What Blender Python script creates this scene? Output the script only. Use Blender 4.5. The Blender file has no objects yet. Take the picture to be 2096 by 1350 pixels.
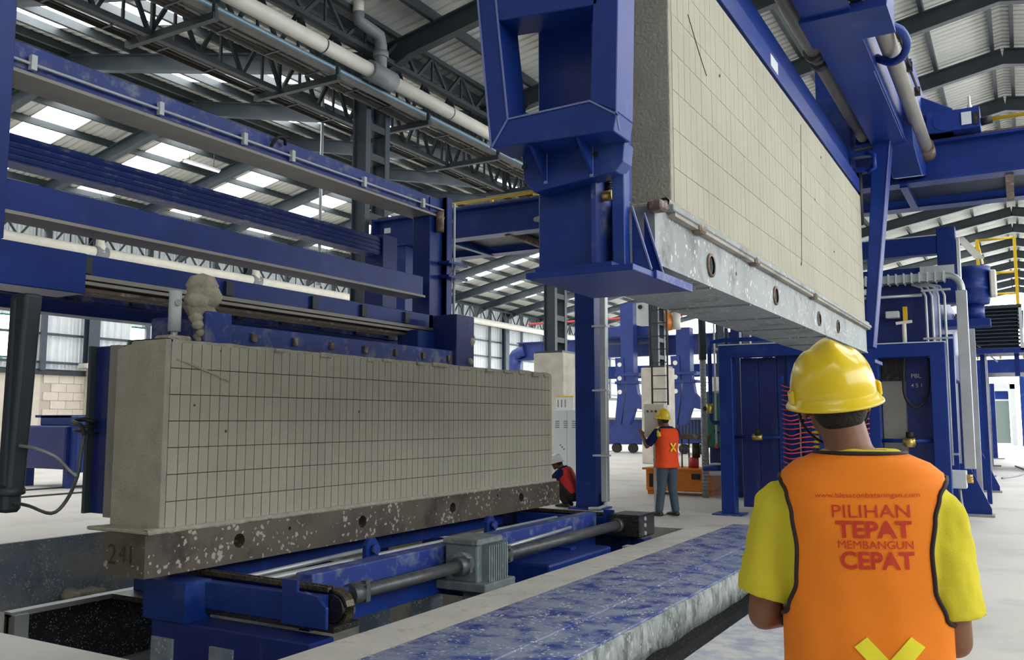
import bpy, bmesh, math, random
from mathutils import Vector, Matrix, Quaternion, noise
random.seed(7)
SC = bpy.context.scene
COL = SC.collection
# ------------------------------------------------------------------ camera
F = 1800.0; CAMZ = 1.53
TH = math.atan(182 / F); AL = math.atan(1047 * math.cos(TH) / F)
cam = bpy.data.cameras.new('camera'); cam.sensor_width = 36; cam.lens = 36 * F / 2096; cam.clip_end = 400
camo = bpy.data.objects.new('camera', cam); COL.objects.link(camo)
camo.location = (0, 0, CAMZ); camo.rotation_euler = (math.pi / 2 + TH, 0, AL)
SC.camera = camo
# ------------------------------------------------------------------ daylight: an even, bright overcast sky
world = bpy.data.worlds.new('overcast_sky'); SC.world = world; world.use_nodes = True
bg = world.node_tree.nodes['Background']; bg.inputs[0].default_value = (0.95, 0.98, 1.0, 1); bg.inputs[1].default_value = 5.5
SKYLIGHT = 8.0
SC.view_settings.view_transform = 'Standard'; SC.view_settings.look = 'None'
SC.view_settings.gamma = 1; SC.view_settings.exposure = 0.05; SC.view_settings.use_curve_mapping = False
SC.cycles.max_bounces = 8; SC.cycles.diffuse_bounces = 5; SC.cycles.sample_clamp_indirect = 8

# ------------------------------------------------------------------ pixel -> place (frame 2096 x 1350)
_ca, _sa, _ct, _st = math.cos(AL), math.sin(AL), math.cos(TH), math.sin(TH)
_R = Vector((_ca, _sa, 0)); _W = Vector((-_sa * _ct, _ca * _ct, _st)); _U = Vector((_sa * _st, -_ca * _st, _ct))
def P(px, py, X=None, Y=None, Z=None):
    d = _W + _R * ((px - 1048) / F) + _U * ((675 - py) / F)
    k = X / d.x if X is not None else Y / d.y if Y is not None else (Z - CAMZ) / d.z
    return Vector((0, 0, CAMZ)) + d * k
V = Vector
# ------------------------------------------------------------------ materials
def _n(nt, t, **kw):
    n = nt.nodes.new(t)
    for k, v in kw.items(): setattr(n, k, v)
    return n
def mat(name, col, rough=.5, metal=0., var=.0, vscale=3., spots=None, wear=None, bump=0., bscale=30., spec=.5,
        coord='pos', stretch=None, emit=0., rand=0., coat=0.):
    """col base; var = tone variation by noise; spots=(colour, scale, amount); wear=(colour, scale, amount)"""
    m = bpy.data.materials.new(name); m.use_nodes = True
    nt = m.node_tree; b = nt.nodes['Principled BSDF']; L = nt.links
    b.inputs['Roughness'].default_value = rough; b.inputs['Metallic'].default_value = metal
    b.inputs['Specular IOR Level'].default_value = spec
    if coat: b.inputs['Coat Weight'].default_value = coat; b.inputs['Coat Roughness'].default_value = .12
    c = (*col, 1); b.inputs['Base Color'].default_value = c
    if emit:
        b.inputs['Emission Color'].default_value = c; b.inputs['Emission Strength'].default_value = emit
    if not (var or spots or wear or bump or rand): return m
    if coord == 'pos': src = _n(nt, 'ShaderNodeNewGeometry').outputs['Position']
    else: src = _n(nt, 'ShaderNodeTexCoord').outputs['Object']
    if stretch:
        mp = _n(nt, 'ShaderNodeMapping'); mp.inputs['Scale'].default_value = stretch
        L.new(src, mp.inputs['Vector']); src = mp.outputs[0]
    cur = None
    def mixin(fac, colour, cur):
        mx = _n(nt, 'ShaderNodeMix', data_type='RGBA')
        if cur is None: mx.inputs[6].default_value = c
        else: L.new(cur, mx.inputs[6])
        mx.inputs[7].default_value = (*colour, 1)
        L.new(fac, mx.inputs[0]); return mx.outputs[2]
    def ramp(sock, lo, hi):
        mr = _n(nt, 'ShaderNodeMapRange'); mr.inputs[1].default_value = lo; mr.inputs[2].default_value = hi
        L.new(sock, mr.inputs[0]); return mr.outputs[0]
    if var:
        nz = _n(nt, 'ShaderNodeTexNoise'); nz.inputs['Scale'].default_value = vscale; nz.inputs['Detail'].default_value = 5
        L.new(src, nz.inputs['Vector'])
        hv = _n(nt, 'ShaderNodeHueSaturation'); hv.inputs['Color'].default_value = c
        mr = _n(nt, 'ShaderNodeMapRange'); mr.inputs[1].default_value = .3; mr.inputs[2].default_value = .7
        mr.inputs[3].default_value = 1 - var; mr.inputs[4].default_value = 1 + var
        L.new(nz.outputs[0], mr.inputs[0]); L.new(mr.outputs[0], hv.inputs['Value']); cur = hv.outputs[0]
    if rand:
        oi = _n(nt, 'ShaderNodeObjectInfo'); hv = _n(nt, 'ShaderNodeHueSaturation')
        if cur is None: hv.inputs['Color'].default_value = c
        else: L.new(cur, hv.inputs['Color'])
        mr = _n(nt, 'ShaderNodeMapRange'); mr.inputs[3].default_value = 1 - rand; mr.inputs[4].default_value = 1 + rand
        L.new(oi.outputs['Random'], mr.inputs[0]); L.new(mr.outputs[0], hv.inputs['Value']); cur = hv.outputs[0]
    if wear:
        wc, ws, wa = wear
        nz = _n(nt, 'ShaderNodeTexNoise'); nz.inputs['Scale'].default_value = ws; nz.inputs['Detail'].default_value = 8
        nz.inputs['Roughness'].default_value = .65; L.new(src, nz.inputs['Vector'])
        cur = mixin(ramp(nz.outputs[0], .62 - wa * .3, .75 - wa * .25), wc, cur)
    if spots:
        sc, ss, sm = spots
        wn = _n(nt, 'ShaderNodeTexNoise'); wn.inputs['Scale'].default_value = ss * 1.3; wn.inputs['Detail'].default_value = 2; L.new(src, wn.inputs['Vector'])
        wv = _n(nt, 'ShaderNodeVectorMath', operation='MULTIPLY_ADD'); wv.inputs[1].default_value = (1.1 / ss,) * 3; L.new(wn.outputs['Color'], wv.inputs[0]); L.new(src, wv.inputs[2])
        vo = _n(nt, 'ShaderNodeTexVoronoi'); vo.inputs['Scale'].default_value = ss; L.new(wv.outputs[0], vo.inputs['Vector'])
        nz = _n(nt, 'ShaderNodeTexNoise'); nz.inputs['Scale'].default_value = ss * .22; nz.inputs['Detail'].default_value = 3; L.new(src, nz.inputs['Vector'])
        sub = _n(nt, 'ShaderNodeMath', operation='MULTIPLY_ADD'); sub.inputs[1].default_value = -1.1 * sm; sub.inputs[2].default_value = .55 * sm
        L.new(nz.outputs[0], sub.inputs[0])
        ad = _n(nt, 'ShaderNodeMath', operation='ADD'); L.new(vo.outputs['Distance'], ad.inputs[0]); L.new(sub.outputs[0], ad.inputs[1])
        mr = _n(nt, 'ShaderNodeMapRange'); mr.inputs[1].default_value = .24; mr.inputs[2].default_value = .16
        L.new(ad.outputs[0], mr.inputs[0]); cur = mixin(mr.outputs[0], sc, cur)
    if cur is not None: L.new(cur, b.inputs['Base Color'])
    if bump:
        nz = _n(nt, 'ShaderNodeTexNoise'); nz.inputs['Scale'].default_value = bscale; nz.inputs['Detail'].default_value = 6
        L.new(src, nz.inputs['Vector']); bp = _n(nt, 'ShaderNodeBump'); bp.inputs['Strength'].default_value = bump; bp.inputs['Distance'].default_value = .02
        L.new(nz.outputs[0], bp.inputs['Height']); L.new(bp.outputs[0], b.inputs['Normal'])
    return m
M = {}
M['blue'] = mat('blue_paint', (.0065, .031, .205), .38, var=.15, vscale=2.2, wear=((.035, .075, .26), 1.6, .10), spec=.35)
M['blue_far'] = mat('blue_paint_far', (.014, .036, .20), .45, var=.15)
M['blue_dust'] = mat('blue_paint_dusty', (.014, .042, .25), .5, var=.2, wear=((.17, .20, .30), 5., .36))
M['blue_worn'] = mat('blue_paint_worn', (.02, .05, .30), .40, var=.3, vscale=4, wear=((.27, .31, .43), 4.2, .8), spots=((.62, .62, .60), 24., .8), bump=.2, bscale=40)
M['blue_pale'] = mat('pale_worn_floor_paint', (.36, .39, .48), .5, var=.1, wear=((.6, .6, .58), 5., .7), bump=.1)
M['blue_streak'] = mat('blue_paint_smeared', (.008, .022, .15), .42, var=.15, wear=((.06, .08, .18), 7., .12), stretch=(1, 1, .25))
M['weld'] = mat('scuffed_edge_paint', (.16, .20, .42), .5)
M['dark'] = mat('dark_green_steel', (.030, .042, .050), .5, var=.2)
M['dark2'] = mat('dark_blue_grey_steel', (.045, .065, .085), .45, var=.15)
M['black'] = mat('black_rubber', (.012, .012, .014), .55)
M['grease'] = mat('greasy_black_steel', (.022, .022, .024), .38, .3, var=.4, vscale=20, spots=((.22, .20, .17), 60., .5))
M['chain'] = mat('oily_chain_steel', (.10, .085, .06), .4, .6, var=.5, vscale=40)
M['roof'] = mat('roof_sheet_coating', (.64, .65, .61), .55, var=.07, vscale=.8, rand=.05)
M['skylight'] = mat('daylit_translucent_sheet', (1, 1, .98), .6, emit=SKYLIGHT)
M['cake'] = mat('aerated_concrete', (.395, .377, .302), .9, var=.06, vscale=1.5, bump=.25, bscale=60, spec=.2, rand=.018)
M['cake_shaded'] = mat('aerated_concrete_shaded', (.345, .33, .26), .9, var=.07, vscale=1.5, bump=.25, bscale=60, spec=.2, rand=.02)  # unused darker copy of the cake concrete, lower cake's shade put into the colour
M['crust'] = mat('aerated_concrete_crust', (.40, .38, .31), .95, var=.12, vscale=9, bump=.8, bscale=40, spec=.1)
M['crust_dark'] = mat('aerated_concrete_skin', (.36, .343, .28), .95, var=.1, vscale=5, bump=.5, bscale=50, spec=.1)
M['core'] = mat('cut_joint_concrete', (.10, .085, .06), 1., spec=.1)
M['pallet_grey'] = mat('galvanised_pallet', (.28, .305, .305), .55, .1, var=.2, vscale=2, wear=((.16, .16, .15), 4., .35), spots=((.55, .57, .57), 20., .5), stretch=(1, 1, .7))
M['pallet_brown'] = mat('brown_oily_pallet', (.105, .088, .068), .48, .2, var=.25, vscale=2.5, spots=((.42, .39, .33), 16., .9), wear=((.05, .035, .025), 1.8, .3))
M['floor'] = mat('power_floated_concrete', (.62, .60, .555), .55, var=.07, vscale=.7, wear=((.5, .485, .45), .9, .35), bump=.05)
M['curb'] = mat('pale_concrete_curb', (.66, .63, .57), .75, var=.1, vscale=3, wear=((.5, .48, .44), 6., .3), bump=.2)
M['trench'] = mat('stained_trench_concrete', (.34, .365, .35), .9, var=.3, vscale=9, wear=((.12, .145, .14), 7., .55), bump=1., bscale=22, stretch=(1, 1, .6), spots=((.48, .5, .48), 22., .7))
M['conc'] = mat('raw_concrete', (.36, .34, .30), .9, var=.2, vscale=2, wear=((.2, .18, .15), 1.5, .4), bump=.4)
M['conc_pale'] = mat('pale_column_concrete', (.56, .53, .46), .85, var=.15, vscale=3, bump=.3)
M['pitpaint'] = mat('spattered_pit_paint', (.19, .25, .33), .5, var=.25, vscale=1.2, spots=((.50, .53, .57), 30., 1.1), wear=((.36, .36, .34), 1.3, .62))
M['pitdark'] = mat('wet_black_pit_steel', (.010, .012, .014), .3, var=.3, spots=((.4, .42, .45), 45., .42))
M['brick'] = mat('pale_block', (.66, .60, .52), .9, var=.06, bump=.3, rand=.05)
M['mortar'] = mat('mortar', (.50, .45, .38), .95, var=.05)
M['clad'] = mat('white_wall_cladding', (.66, .70, .72), .5, var=.04)
M['window'] = mat('daylit_window_sheet', (1, 1, 1), .5, emit=5.)
M['grey'] = mat('grey_steel', (.30, .31, .31), .45, .3, var=.12)
M['zinc'] = mat('galvanised_conduit', (.52, .55, .56), .4, .5, var=.1)
M['cabinet'] = mat('light_grey_enamel', (.60, .64, .66), .45, var=.03)
M['motor'] = mat('motor_casting_paint', (.16, .20, .21), .5, var=.15, wear=((.3, .3, .27), 9., .3))
M['shaft'] = mat('dull_steel_shaft', (.10, .105, .11), .42, .4, var=.25, vscale=12)
M['pvc'] = mat('white_pvc', (.70, .68, .60), .45, var=.06)
M['pvc_grey'] = mat('grey_pvc', (.20, .22, .23), .5, var=.1)
M['bluepipe'] = mat('pale_blue_pipe', (.20, .30, .38), .4, .3)
M['taupe'] = mat('dusty_grey_tube', (.30, .285, .255), .5, .3, var=.1)
M['yellow'] = mat('yellow_rail_paint', (.80, .52, .02), .45, var=.06)
M['helmet'] = mat('glossy_yellow_plastic', (.80, .58, .015), .22, var=.0, coat=.3)
M['helmet_white'] = mat('glossy_white_plastic', (.8, .8, .8), .25)
M['vest'] = mat('orange_safety_fabric', (.93, .25, .02), .7, var=.05, vscale=8, bump=.15, bscale=300, spec=.2)
M['vest_red'] = mat('red_orange_safety_fabric', (.90, .085, .018), .7, var=.05, vscale=8, spec=.2)
M['print'] = mat('red_print', (.60, .035, .012), .6)
M['tape'] = mat('yellow_reflective_tape', (.90, .80, .03), .35)
M['shirt'] = mat('yellow_cotton', (.70, .60, .045), .85, var=.06, vscale=10, bump=.2, bscale=250, spec=.15)
M['navy'] = mat('navy_cotton', (.012, .018, .075), .85, spec=.15)
M['jeans'] = mat('blue_denim', (.055, .085, .115), .85, var=.2, vscale=25)
M['trouser'] = mat('black_trousers', (.012, .012, .014), .85)
M['skin'] = mat('brown_skin', (.21, .092, .047), .5, var=.06, vscale=12)
M['hair'] = mat('black_hair', (.010, .008, .007), .6, bump=.5, bscale=200)
M['piping'] = mat('black_braid', (.02, .008, .01), .7)
M['shoe'] = mat('black_leather', (.015, .015, .016), .5)
M['red'] = mat('red_fabric', (.65, .03, .025), .7)
M['redhose'] = mat('red_air_hose', (.62, .06, .05), .45)
M['orange'] = mat('orange_machine_paint', (.72, .22, .015), .45, var=.12)
M['brass'] = mat('brass', (.60, .42, .12), .35, .8)
M['green'] = mat('green_machine_paint', (.02, .16, .11), .5)
M['white'] = mat('white_board', (.82, .80, .70), .6)
M['paper'] = mat('white_paper', (.8, .82, .82), .7)
M['ink'] = mat('grey_ink', (.12, .14, .2), .7)
M['slurry'] = mat('dried_slurry', (.44, .41, .33), .95, var=.2, vscale=9, bump=1., bscale=25)
M['rust'] = mat('rusty_steel', (.15, .105, .08), .75, var=.4, vscale=6, wear=((.4, .36, .3), 9, .3))
M['mesh'] = mat('dark_louvre', (.02, .03, .06), .5)
M['glass'] = mat('grey_green_glazing', (.22, .28, .26), .12)

# ------------------------------------------------------------------ mesh building
ORG = {}
class MB:
    def __init__(s): s.v = []; s.f = []; s.sm = []
    def add(s, vs, fs, smooth=False):
        o = len(s.v); s.v += [tuple(v) for v in vs]; s.f += [tuple(i + o for i in f) for f in fs]
        s.sm += ([smooth] * len(fs) if isinstance(smooth, bool) else smooth); return s
    def box(s, x0, x1, y0, y1, z0, z1):
        x0, x1 = min(x0, x1), max(x0, x1); y0, y1 = min(y0, y1), max(y0, y1); z0, z1 = min(z0, z1), max(z0, z1)
        return s.add([(x0, y0, z0), (x1, y0, z0), (x1, y1, z0), (x0, y1, z0), (x0, y0, z1), (x1, y0, z1), (x1, y1, z1), (x0, y1, z1)],
                     [(0, 3, 2, 1), (4, 5, 6, 7), (0, 1, 5, 4), (1, 2, 6, 5), (2, 3, 7, 6), (3, 0, 4, 7)])
    def bar(s, p, q, w, h, up=(0, 0, 1)):
        p = V(p); q = V(q); d = (q - p).normalized(); u = V(up)
        if abs(d.dot(u.normalized())) > .98: u = V((0, 1, 0))
        r = d.cross(u).normalized() * (w / 2); u = r.cross(d).normalized() * (h / 2)
        vs = [p - r - u, p + r - u, p + r + u, p - r + u, q - r - u, q + r - u, q + r + u, q - r + u]
        return s.add(vs, [(0, 1, 2, 3), (7, 6, 5, 4), (0, 4, 5, 1), (1, 5, 6, 2), (2, 6, 7, 3), (3, 7, 4, 0)])
    def cyl(s, p, q, r, r2=None, n=16):
        p = V(p); q = V(q); d = (q - p).normalized(); a = d.orthogonal().normalized(); b = d.cross(a); r2 = r if r2 is None else r2
        vs = []
        for c, rr in ((p, r), (q, r2)):
            for i in range(n):
                t = 2 * math.pi * i / n; vs.append(c + a * (math.cos(t) * rr) + b * (math.sin(t) * rr))
        fs = [(i, (i + 1) % n, n + (i + 1) % n, n + i) for i in range(n)] + [tuple(range(n - 1, -1, -1)), tuple(range(n, 2 * n))]
        return s.add(vs, fs, [True] * n + [False, False])
    def tube(s, pts, r, n=8, smooth=0):
        pts = [V(p) for p in pts]
        if smooth:
            out = []
            for i in range(len(pts) - 1):
                p0 = pts[max(i - 1, 0)]; p1 = pts[i]; p2 = pts[i + 1]; p3 = pts[min(i + 2, len(pts) - 1)]
                for k in range(smooth):
                    t = k / smooth
                    out.append(.5 * ((2 * p1) + (p2 - p0) * t + (2 * p0 - 5 * p1 + 4 * p2 - p3) * t * t + (3 * p1 - p0 - 3 * p2 + p3) * t ** 3))
            pts = out + [pts[-1]]
        rs = r if isinstance(r, (list, tuple)) else [r] * len(pts)
        vs = []; a = None
        for i, p in enumerate(pts):
            d = (pts[min(i + 1, len(pts) - 1)] - pts[max(i - 1, 0)])
            d = d.normalized() if d.length > 1e-9 else V((0, 0, 1))
            a = d.orthogonal().normalized() if a is None else (a - d * a.dot(d)).normalized()
            b = d.cross(a)
            for k in range(n):
                t = 2 * math.pi * k / n; vs.append(p + (a * math.cos(t) + b * math.sin(t)) * rs[i])
        m = len(pts); fs = []
        for i in range(m - 1):
            for k in range(n): fs.append((i * n + k, i * n + (k + 1) % n, (i + 1) * n + (k + 1) % n, (i + 1) * n + k))
        ns = len(fs); fs += [tuple(range(n - 1, -1, -1)), tuple(range((m - 1) * n, m * n))]
        return s.add(vs, fs, [True] * ns + [False, False])
    def prism(s, poly, off):
        poly = [V(p) for p in poly]; off = V(off); n = len(poly)
        nrm = V((0, 0, 0))
        for i in range(n): nrm += poly[i].cross(poly[(i + 1) % n])
        if nrm.dot(off) > 0: poly = poly[::-1]
        vs = poly + [p + off for p in poly]
        fs = [tuple(range(n)), tuple(range(2 * n - 1, n - 1, -1))] + [(i, n + i, n + (i + 1) % n, (i + 1) % n) for i in range(n)]
        return s.add(vs, fs)
    def ibeam(s, p, q, w, h, tf=.02, tw=.015, up=(0, 0, 1)):
        p = V(p); q = V(q); d = (q - p).normalized(); u = V(up)
        if abs(d.dot(u)) > .98: u = V((0, 1, 0))
        r = d.cross(u).normalized(); u = r.cross(d).normalized()
        for k in (-1, 1):
            o = u * (k * (h - tf) / 2); s.bar(p + o, q + o, w, tf, u)
        return s.bar(p, q, tw, h - 2 * tf, u)
    def lathe(s, prof, c, ax=(0, 0, 1), n=24):
        c = V(c); ax = V(ax).normalized(); a = ax.orthogonal().normalized(); b = ax.cross(a); vs = []
        for r, z in prof:
            for k in range(n):
                t = 2 * math.pi * k / n; vs.append(c + ax * z + (a * math.cos(t) + b * math.sin(t)) * max(r, 1e-4))
        m = len(prof); fs = [(i * n + k, i * n + (k + 1) % n, (i + 1) * n + (k + 1) % n, (i + 1) * n + k) for i in range(m - 1) for k in range(n)]
        return s.add(vs, fs, True)
    def ball(s, c, r, n=12, sq=(1, 1, 1)):
        c = V(c); vs = []; m = n // 2 + 1
        for i in range(m):
            ph = math.pi * i / (m - 1)
            for k in range(n):
                t = 2 * math.pi * k / n
                vs.append(c + V((r * sq[0] * math.sin(ph) * math.cos(t), r * sq[1] * math.sin(ph) * math.sin(t), -r * sq[2] * math.cos(ph))))
        fs = [(i * n + k, i * n + (k + 1) % n, (i + 1) * n + (k + 1) % n, (i + 1) * n + k) for i in range(m - 1) for k in range(n)]
        return s.add(vs, fs, True)
    def mesh(s, name, m, org=(0, 0, 0)):
        o = V(org); me = bpy.data.meshes.new(name)
        me.from_pydata([tuple(V(v) - o) for v in s.v], [], s.f); me.materials.append(M[m] if isinstance(m, str) else m)
        me.polygons.foreach_set('use_smooth', s.sm); me.update(); return me
    def build(s, name, m, parent=None, bevel=0., seg=1, fix=False, kind=None, label=None):
        org = ORG.get(parent.name, V((0, 0, 0))) if parent else None
        if org is None:
            c0 = [min(v[i] for v in s.v) for i in range(3)]; c1 = [max(v[i] for v in s.v) for i in range(3)]
            org = V(((c0[0] + c1[0]) / 2, (c0[1] + c1[1]) / 2, c0[2]))
        me = s.mesh(name, m, org)
        if fix:
            bm = bmesh.new(); bm.from_mesh(me); bmesh.ops.recalc_face_normals(bm, faces=bm.faces); bm.to_mesh(me); bm.free()
        o = bpy.data.objects.new(name, me); COL.objects.link(o)
        if parent: o.parent = parent
        else: o.location = org
        ORG[o.name] = org
        if bevel:
            b = o.modifiers.new('bevel', 'BEVEL'); b.width = bevel; b.segments = seg; b.limit_method = 'ANGLE'; b.angle_limit = .7
        if kind: o['kind'] = kind
        if label: o['label'] = label
        return o
def tag(o, label, cat, group=None):
    o['label'] = label; o['category'] = cat
    if group: o['group'] = group
    return o
def thing(name, label, cat, loc=(0, 0, 0), group=None):
    o = bpy.data.objects.new(name, None); COL.objects.link(o); o.location = loc; o.empty_display_size = .2
    ORG[o.name] = V(loc); return tag(o, label, cat, group)
def struct(o): o['kind'] = 'structure'; return o
def sroot(name, loc=(0, 0, 0)):
    o = bpy.data.objects.new(name, None); COL.objects.link(o); o.location = loc; ORG[o.name] = V(loc); return struct(o)
def inst(mesh, name, parent, loc):
    """a further part that shares mesh data; loc in world coordinates"""
    o = bpy.data.objects.new(name, mesh); COL.objects.link(o); o.parent = parent
    o.location = V(loc) - ORG[parent.name]; ORG[o.name] = V(loc); return o
def B(*a): return MB().box(*a)
# ================================================================== THE HALL
YN, YF = -8.0, 78.0                         # near gable (behind the camera) and open far end
PX0, PX1, PY0, PY1 = -11.0, -4.15, 3.8, 12.1  # pit
TX0, TX1, TY1 = -2.57, -1.95, 13.0          # rail trench
f = MB()
f.box(-31.5, PX0, YN, YF, -.25, 0); f.box(PX0, TX0, YN, PY0, -.25, 0); f.box(PX1, TX0, PY0, PY1, -.25, 0)
f.box(PX0, TX0, PY1, TY1, -.25, 0); f.box(PX0, TX1, TY1, YF, -.25, 0); f.box(TX1, 24, YN, YF, -.25, 0)
floor = struct(f.build('floor', 'floor'))
struct(B(PX0 - .25, PX1 + .25, PY0 - .25, PY1 + .25, -2.1, -1.9).build('floor_pit', 'conc'))
struct(B(PX0 - .22, PX0 + .03, PY0, PY1, -1.9, -.004).build('wall_pit_left', 'pitpaint'))
struct(B(PX0, PX1, PY1, PY1 + .2, -1.9, -.25).build('wall_pit_far', 'conc'))
struct(B(PX0, PX1, PY1 - .02, PY1, -1.2, -.004).build('trim_pit_far', 'conc'))
struct(B(PX0, PX1, PY0 - .2, PY0, -1.9, -.25).build('wall_pit_near', 'conc'))
struct(B(PX1, PX1 + .2, PY0, PY1, -1.9, -.25).build('wall_pit_right', 'conc'))
# pale curb strip and the two worn blue steel cover plates along the pit
struct(B(PX1 - .02, -3.72, -4, PY1, 0, .012).build('trim_1', 'curb'))
pl = sroot('trim_2', (-3.3, 4, 0))
for k in range(4):
    y = -4 + k * 4.2
    B(-3.71, -2.96, y, min(y + 4.18, 12.9), .0, .022).build('cover_plate', 'blue_worn', pl, bevel=.004)
    B(-2.945, -2.56, y, min(y + 4.18, 12.9), .0, .018).build('cover_plate', 'blue_worn', pl, bevel=.004)
B(-2.961, -2.944, -4, 12.8, .0, .008).build('plate_joint', 'grease', pl)
# rough trench side with a crumbled lower edge
tb = MB(); n = 90
for i in range(n + 1):
    y = -4 + i * 17 / n
    j = noise.noise(V((0, y * 3, 0))) * .03; j2 = noise.noise(V((5, y * 2.2, 0))) * .06
    tb.v += [(TX0 - .01, y, -.002), (TX0 + .02 + j * .4, y, -.004), (TX0 + .03 + j, y, -.15), (TX0 + .02 + j2 * .6, y, -.27 + j2), (TX0 - .1, y, -.34)]
for i in range(n):
    for k in range(4): tb.f.append((i * 5 + k, i * 5 + k + 1, (i + 1) * 5 + k + 1, (i + 1) * 5 + k)); tb.sm.append(True)
struct(tb.build('wall_trench', 'trench', fix=True))
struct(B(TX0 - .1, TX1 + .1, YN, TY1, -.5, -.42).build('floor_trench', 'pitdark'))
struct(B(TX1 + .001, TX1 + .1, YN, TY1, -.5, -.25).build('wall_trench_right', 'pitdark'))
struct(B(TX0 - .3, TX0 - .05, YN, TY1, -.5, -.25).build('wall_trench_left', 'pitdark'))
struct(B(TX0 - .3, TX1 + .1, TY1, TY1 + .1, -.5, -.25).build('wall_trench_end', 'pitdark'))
struct(B(TX1, -.95, -4, 12.9, 0, .006).build('trim_3', 'blue_pale'))
r = thing('crane_rail', 'black steel rail running in the trench beside the worn blue plates', 'rail', (-2.2, 4, -.42))
MB().ibeam((-2.2, -8, -.335), (-2.2, 12.9, -.335), .12, .17, .035, .03).build('rail_bar', 'grease', r)
B(-2.08, -1.98, -8, 12.9, -.42, -.12).build('side_angle', 'grease', r)

# ---- roof: two bays, ridges along Y
RZ, EZ = 11.15, 9.05
SLOPES = [(-31., EZ, -21., RZ), (-21., RZ, -11., EZ), (-11., EZ, 0., RZ), (0., RZ, 11., EZ)]
RY0, RS = 13.4 - 3.9 * 5, 3.9
RAFT = [RY0 + RS * k for k in range(21)]
ceil = sroot('ceiling', (-10, 30, EZ))
def sheet_mesh(sl, hole):
    x0, z0, x1, z1 = sl; b = MB(); pr = .25; n = int(RS / pr + .5); pr = RS / n
    ss = [0, .12, .75, 1.] if sl[1] > sl[3] else [0, .25, .88, 1.]
    hy = (1.25, 2.55)
    ys = []
    for i in range(n):
        y = i * pr; ys += [(y, 0), (y + pr * .62, 0), (y + pr * .7, .035), (y + pr * .92, .035)]
    ys.append((RS, 0))
    for sgi in range(3):
        s0, s1 = ss[sgi], ss[sgi + 1]
        for i in range(len(ys) - 1):
            (ya, za), (yb, zb) = ys[i], ys[i + 1]
            if hole and sgi == 1 and hy[0] - .01 < (ya + yb) / 2 < hy[1] + .01: continue
            pts = []
            for s_, y_, h_ in ((s0, ya, za), (s1, ya, za), (s1, yb, zb), (s0, yb, zb)):
                pts.append((x0 + (x1 - x0) * s_, y_, z0 + (z1 - z0) * s_ + h_))
            b.add(pts, [(0, 1, 2, 3)])
    return b, ss
for si, sl in enumerate(SLOPES):
    x0, z0, x1, z1 = sl
    for hole in (True, False):
        pass
    bh, ss = sheet_mesh(sl, True); mh = bh.mesh('roof_sheet', 'roof'); bs, _ = sheet_mesh(sl, False); ms = bs.mesh('roof_sheet', 'roof')
    sk = MB(); pa = lambda s_, y_: (x0 + (x1 - x0) * s_, y_, z0 + (z1 - z0) * s_ + .02)
    sk.prism([pa(ss[1], 1.24), pa(ss[2], 1.24), pa(ss[2], 2.56), pa(ss[1], 2.56)], (0, 0, .02)); mk = sk.mesh('skylight', 'skylight')
    rb = MB().ibeam((x0, 0, z0 - .40), (x1, 0, z1 - .40), .2, .42, .03, .02)
    if si in (0, 2): rb.prism([(x0, -.09, z0 - .58), (x0 + 1.2, -.09, z0 - .58 + (z1 - z0) * .12), (x0, -.09, z0 - .85)], (0, .18, 0))
    else: rb.prism([(x1, -.09, z1 - .58), (x1 - 1.2, -.09, z1 - .58 + (z0 - z1) * .12), (x1, -.09, z1 - .85)], (0, .18, 0))
    mr = rb.mesh('rafter', 'dark2' if si < 2 else 'dark')
    for k, y in enumerate(RAFT):
        inst(mr, 'rafter', ceil, (0, y, 0))
        h = (si != 2 and y > 5) or y > 44  # last slope's glowing panels are unseen, added to light floor and upper cake
        if k < len(RAFT) - 1:
            inst(mh if h else ms, 'roof_sheet', ceil, (0, y, 0))
            if h: inst(mk, 'skylight_or_fill_panel', ceil, (0, y, 0))
    npu = 8
    for k in range(npu + 1):
        s_ = .02 + .96 * k / npu; x = x0 + (x1 - x0) * s_; z = z0 + (z1 - z0) * s_ - .10
        MB().bar((x, RAFT[0], z), (x, RAFT[-1], z), .09, .2).build('purlin', 'dark', ceil)
# sag rods and diagonal bracing seen under the left slope
for k in range(4, 10):
    y = RAFT[k]
    MB().cyl((-30, y, EZ - .1), (-26, y + RS, EZ + .75), .012, n=5).build('brace_rod', 'dark', ceil)
    MB().cyl((-30, y + RS, EZ - .1), (-26, y, EZ + .75), .012, n=5).build('brace_rod', 'dark', ceil)

# ---- walls
wb = sroot('wall_back', (0, YN, 0))
B(-31.3, 11, YN - .2, YN, 0, 11).build('blockwork', 'conc', wb)
wr = sroot('wall_right_light_block', (11, 30, 0))  # unseen low wall added to block low sky light, darkening the lower cake
B(11, 11.2, YN, YF, 0, 4.2).build('cladding', 'clad', wr)
for k in range(13): MB().ibeam((11.1, RAFT[0] + k * 7.8, 0), (11.1, RAFT[0] + k * 7.8, EZ - .4), .3, .4, .03, .02, up=(1, 0, 0)).build('wall_stanchion', 'dark2', wr)
WX = -31.0
wl = sroot('wall_left', (WX, 30, 0))
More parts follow.
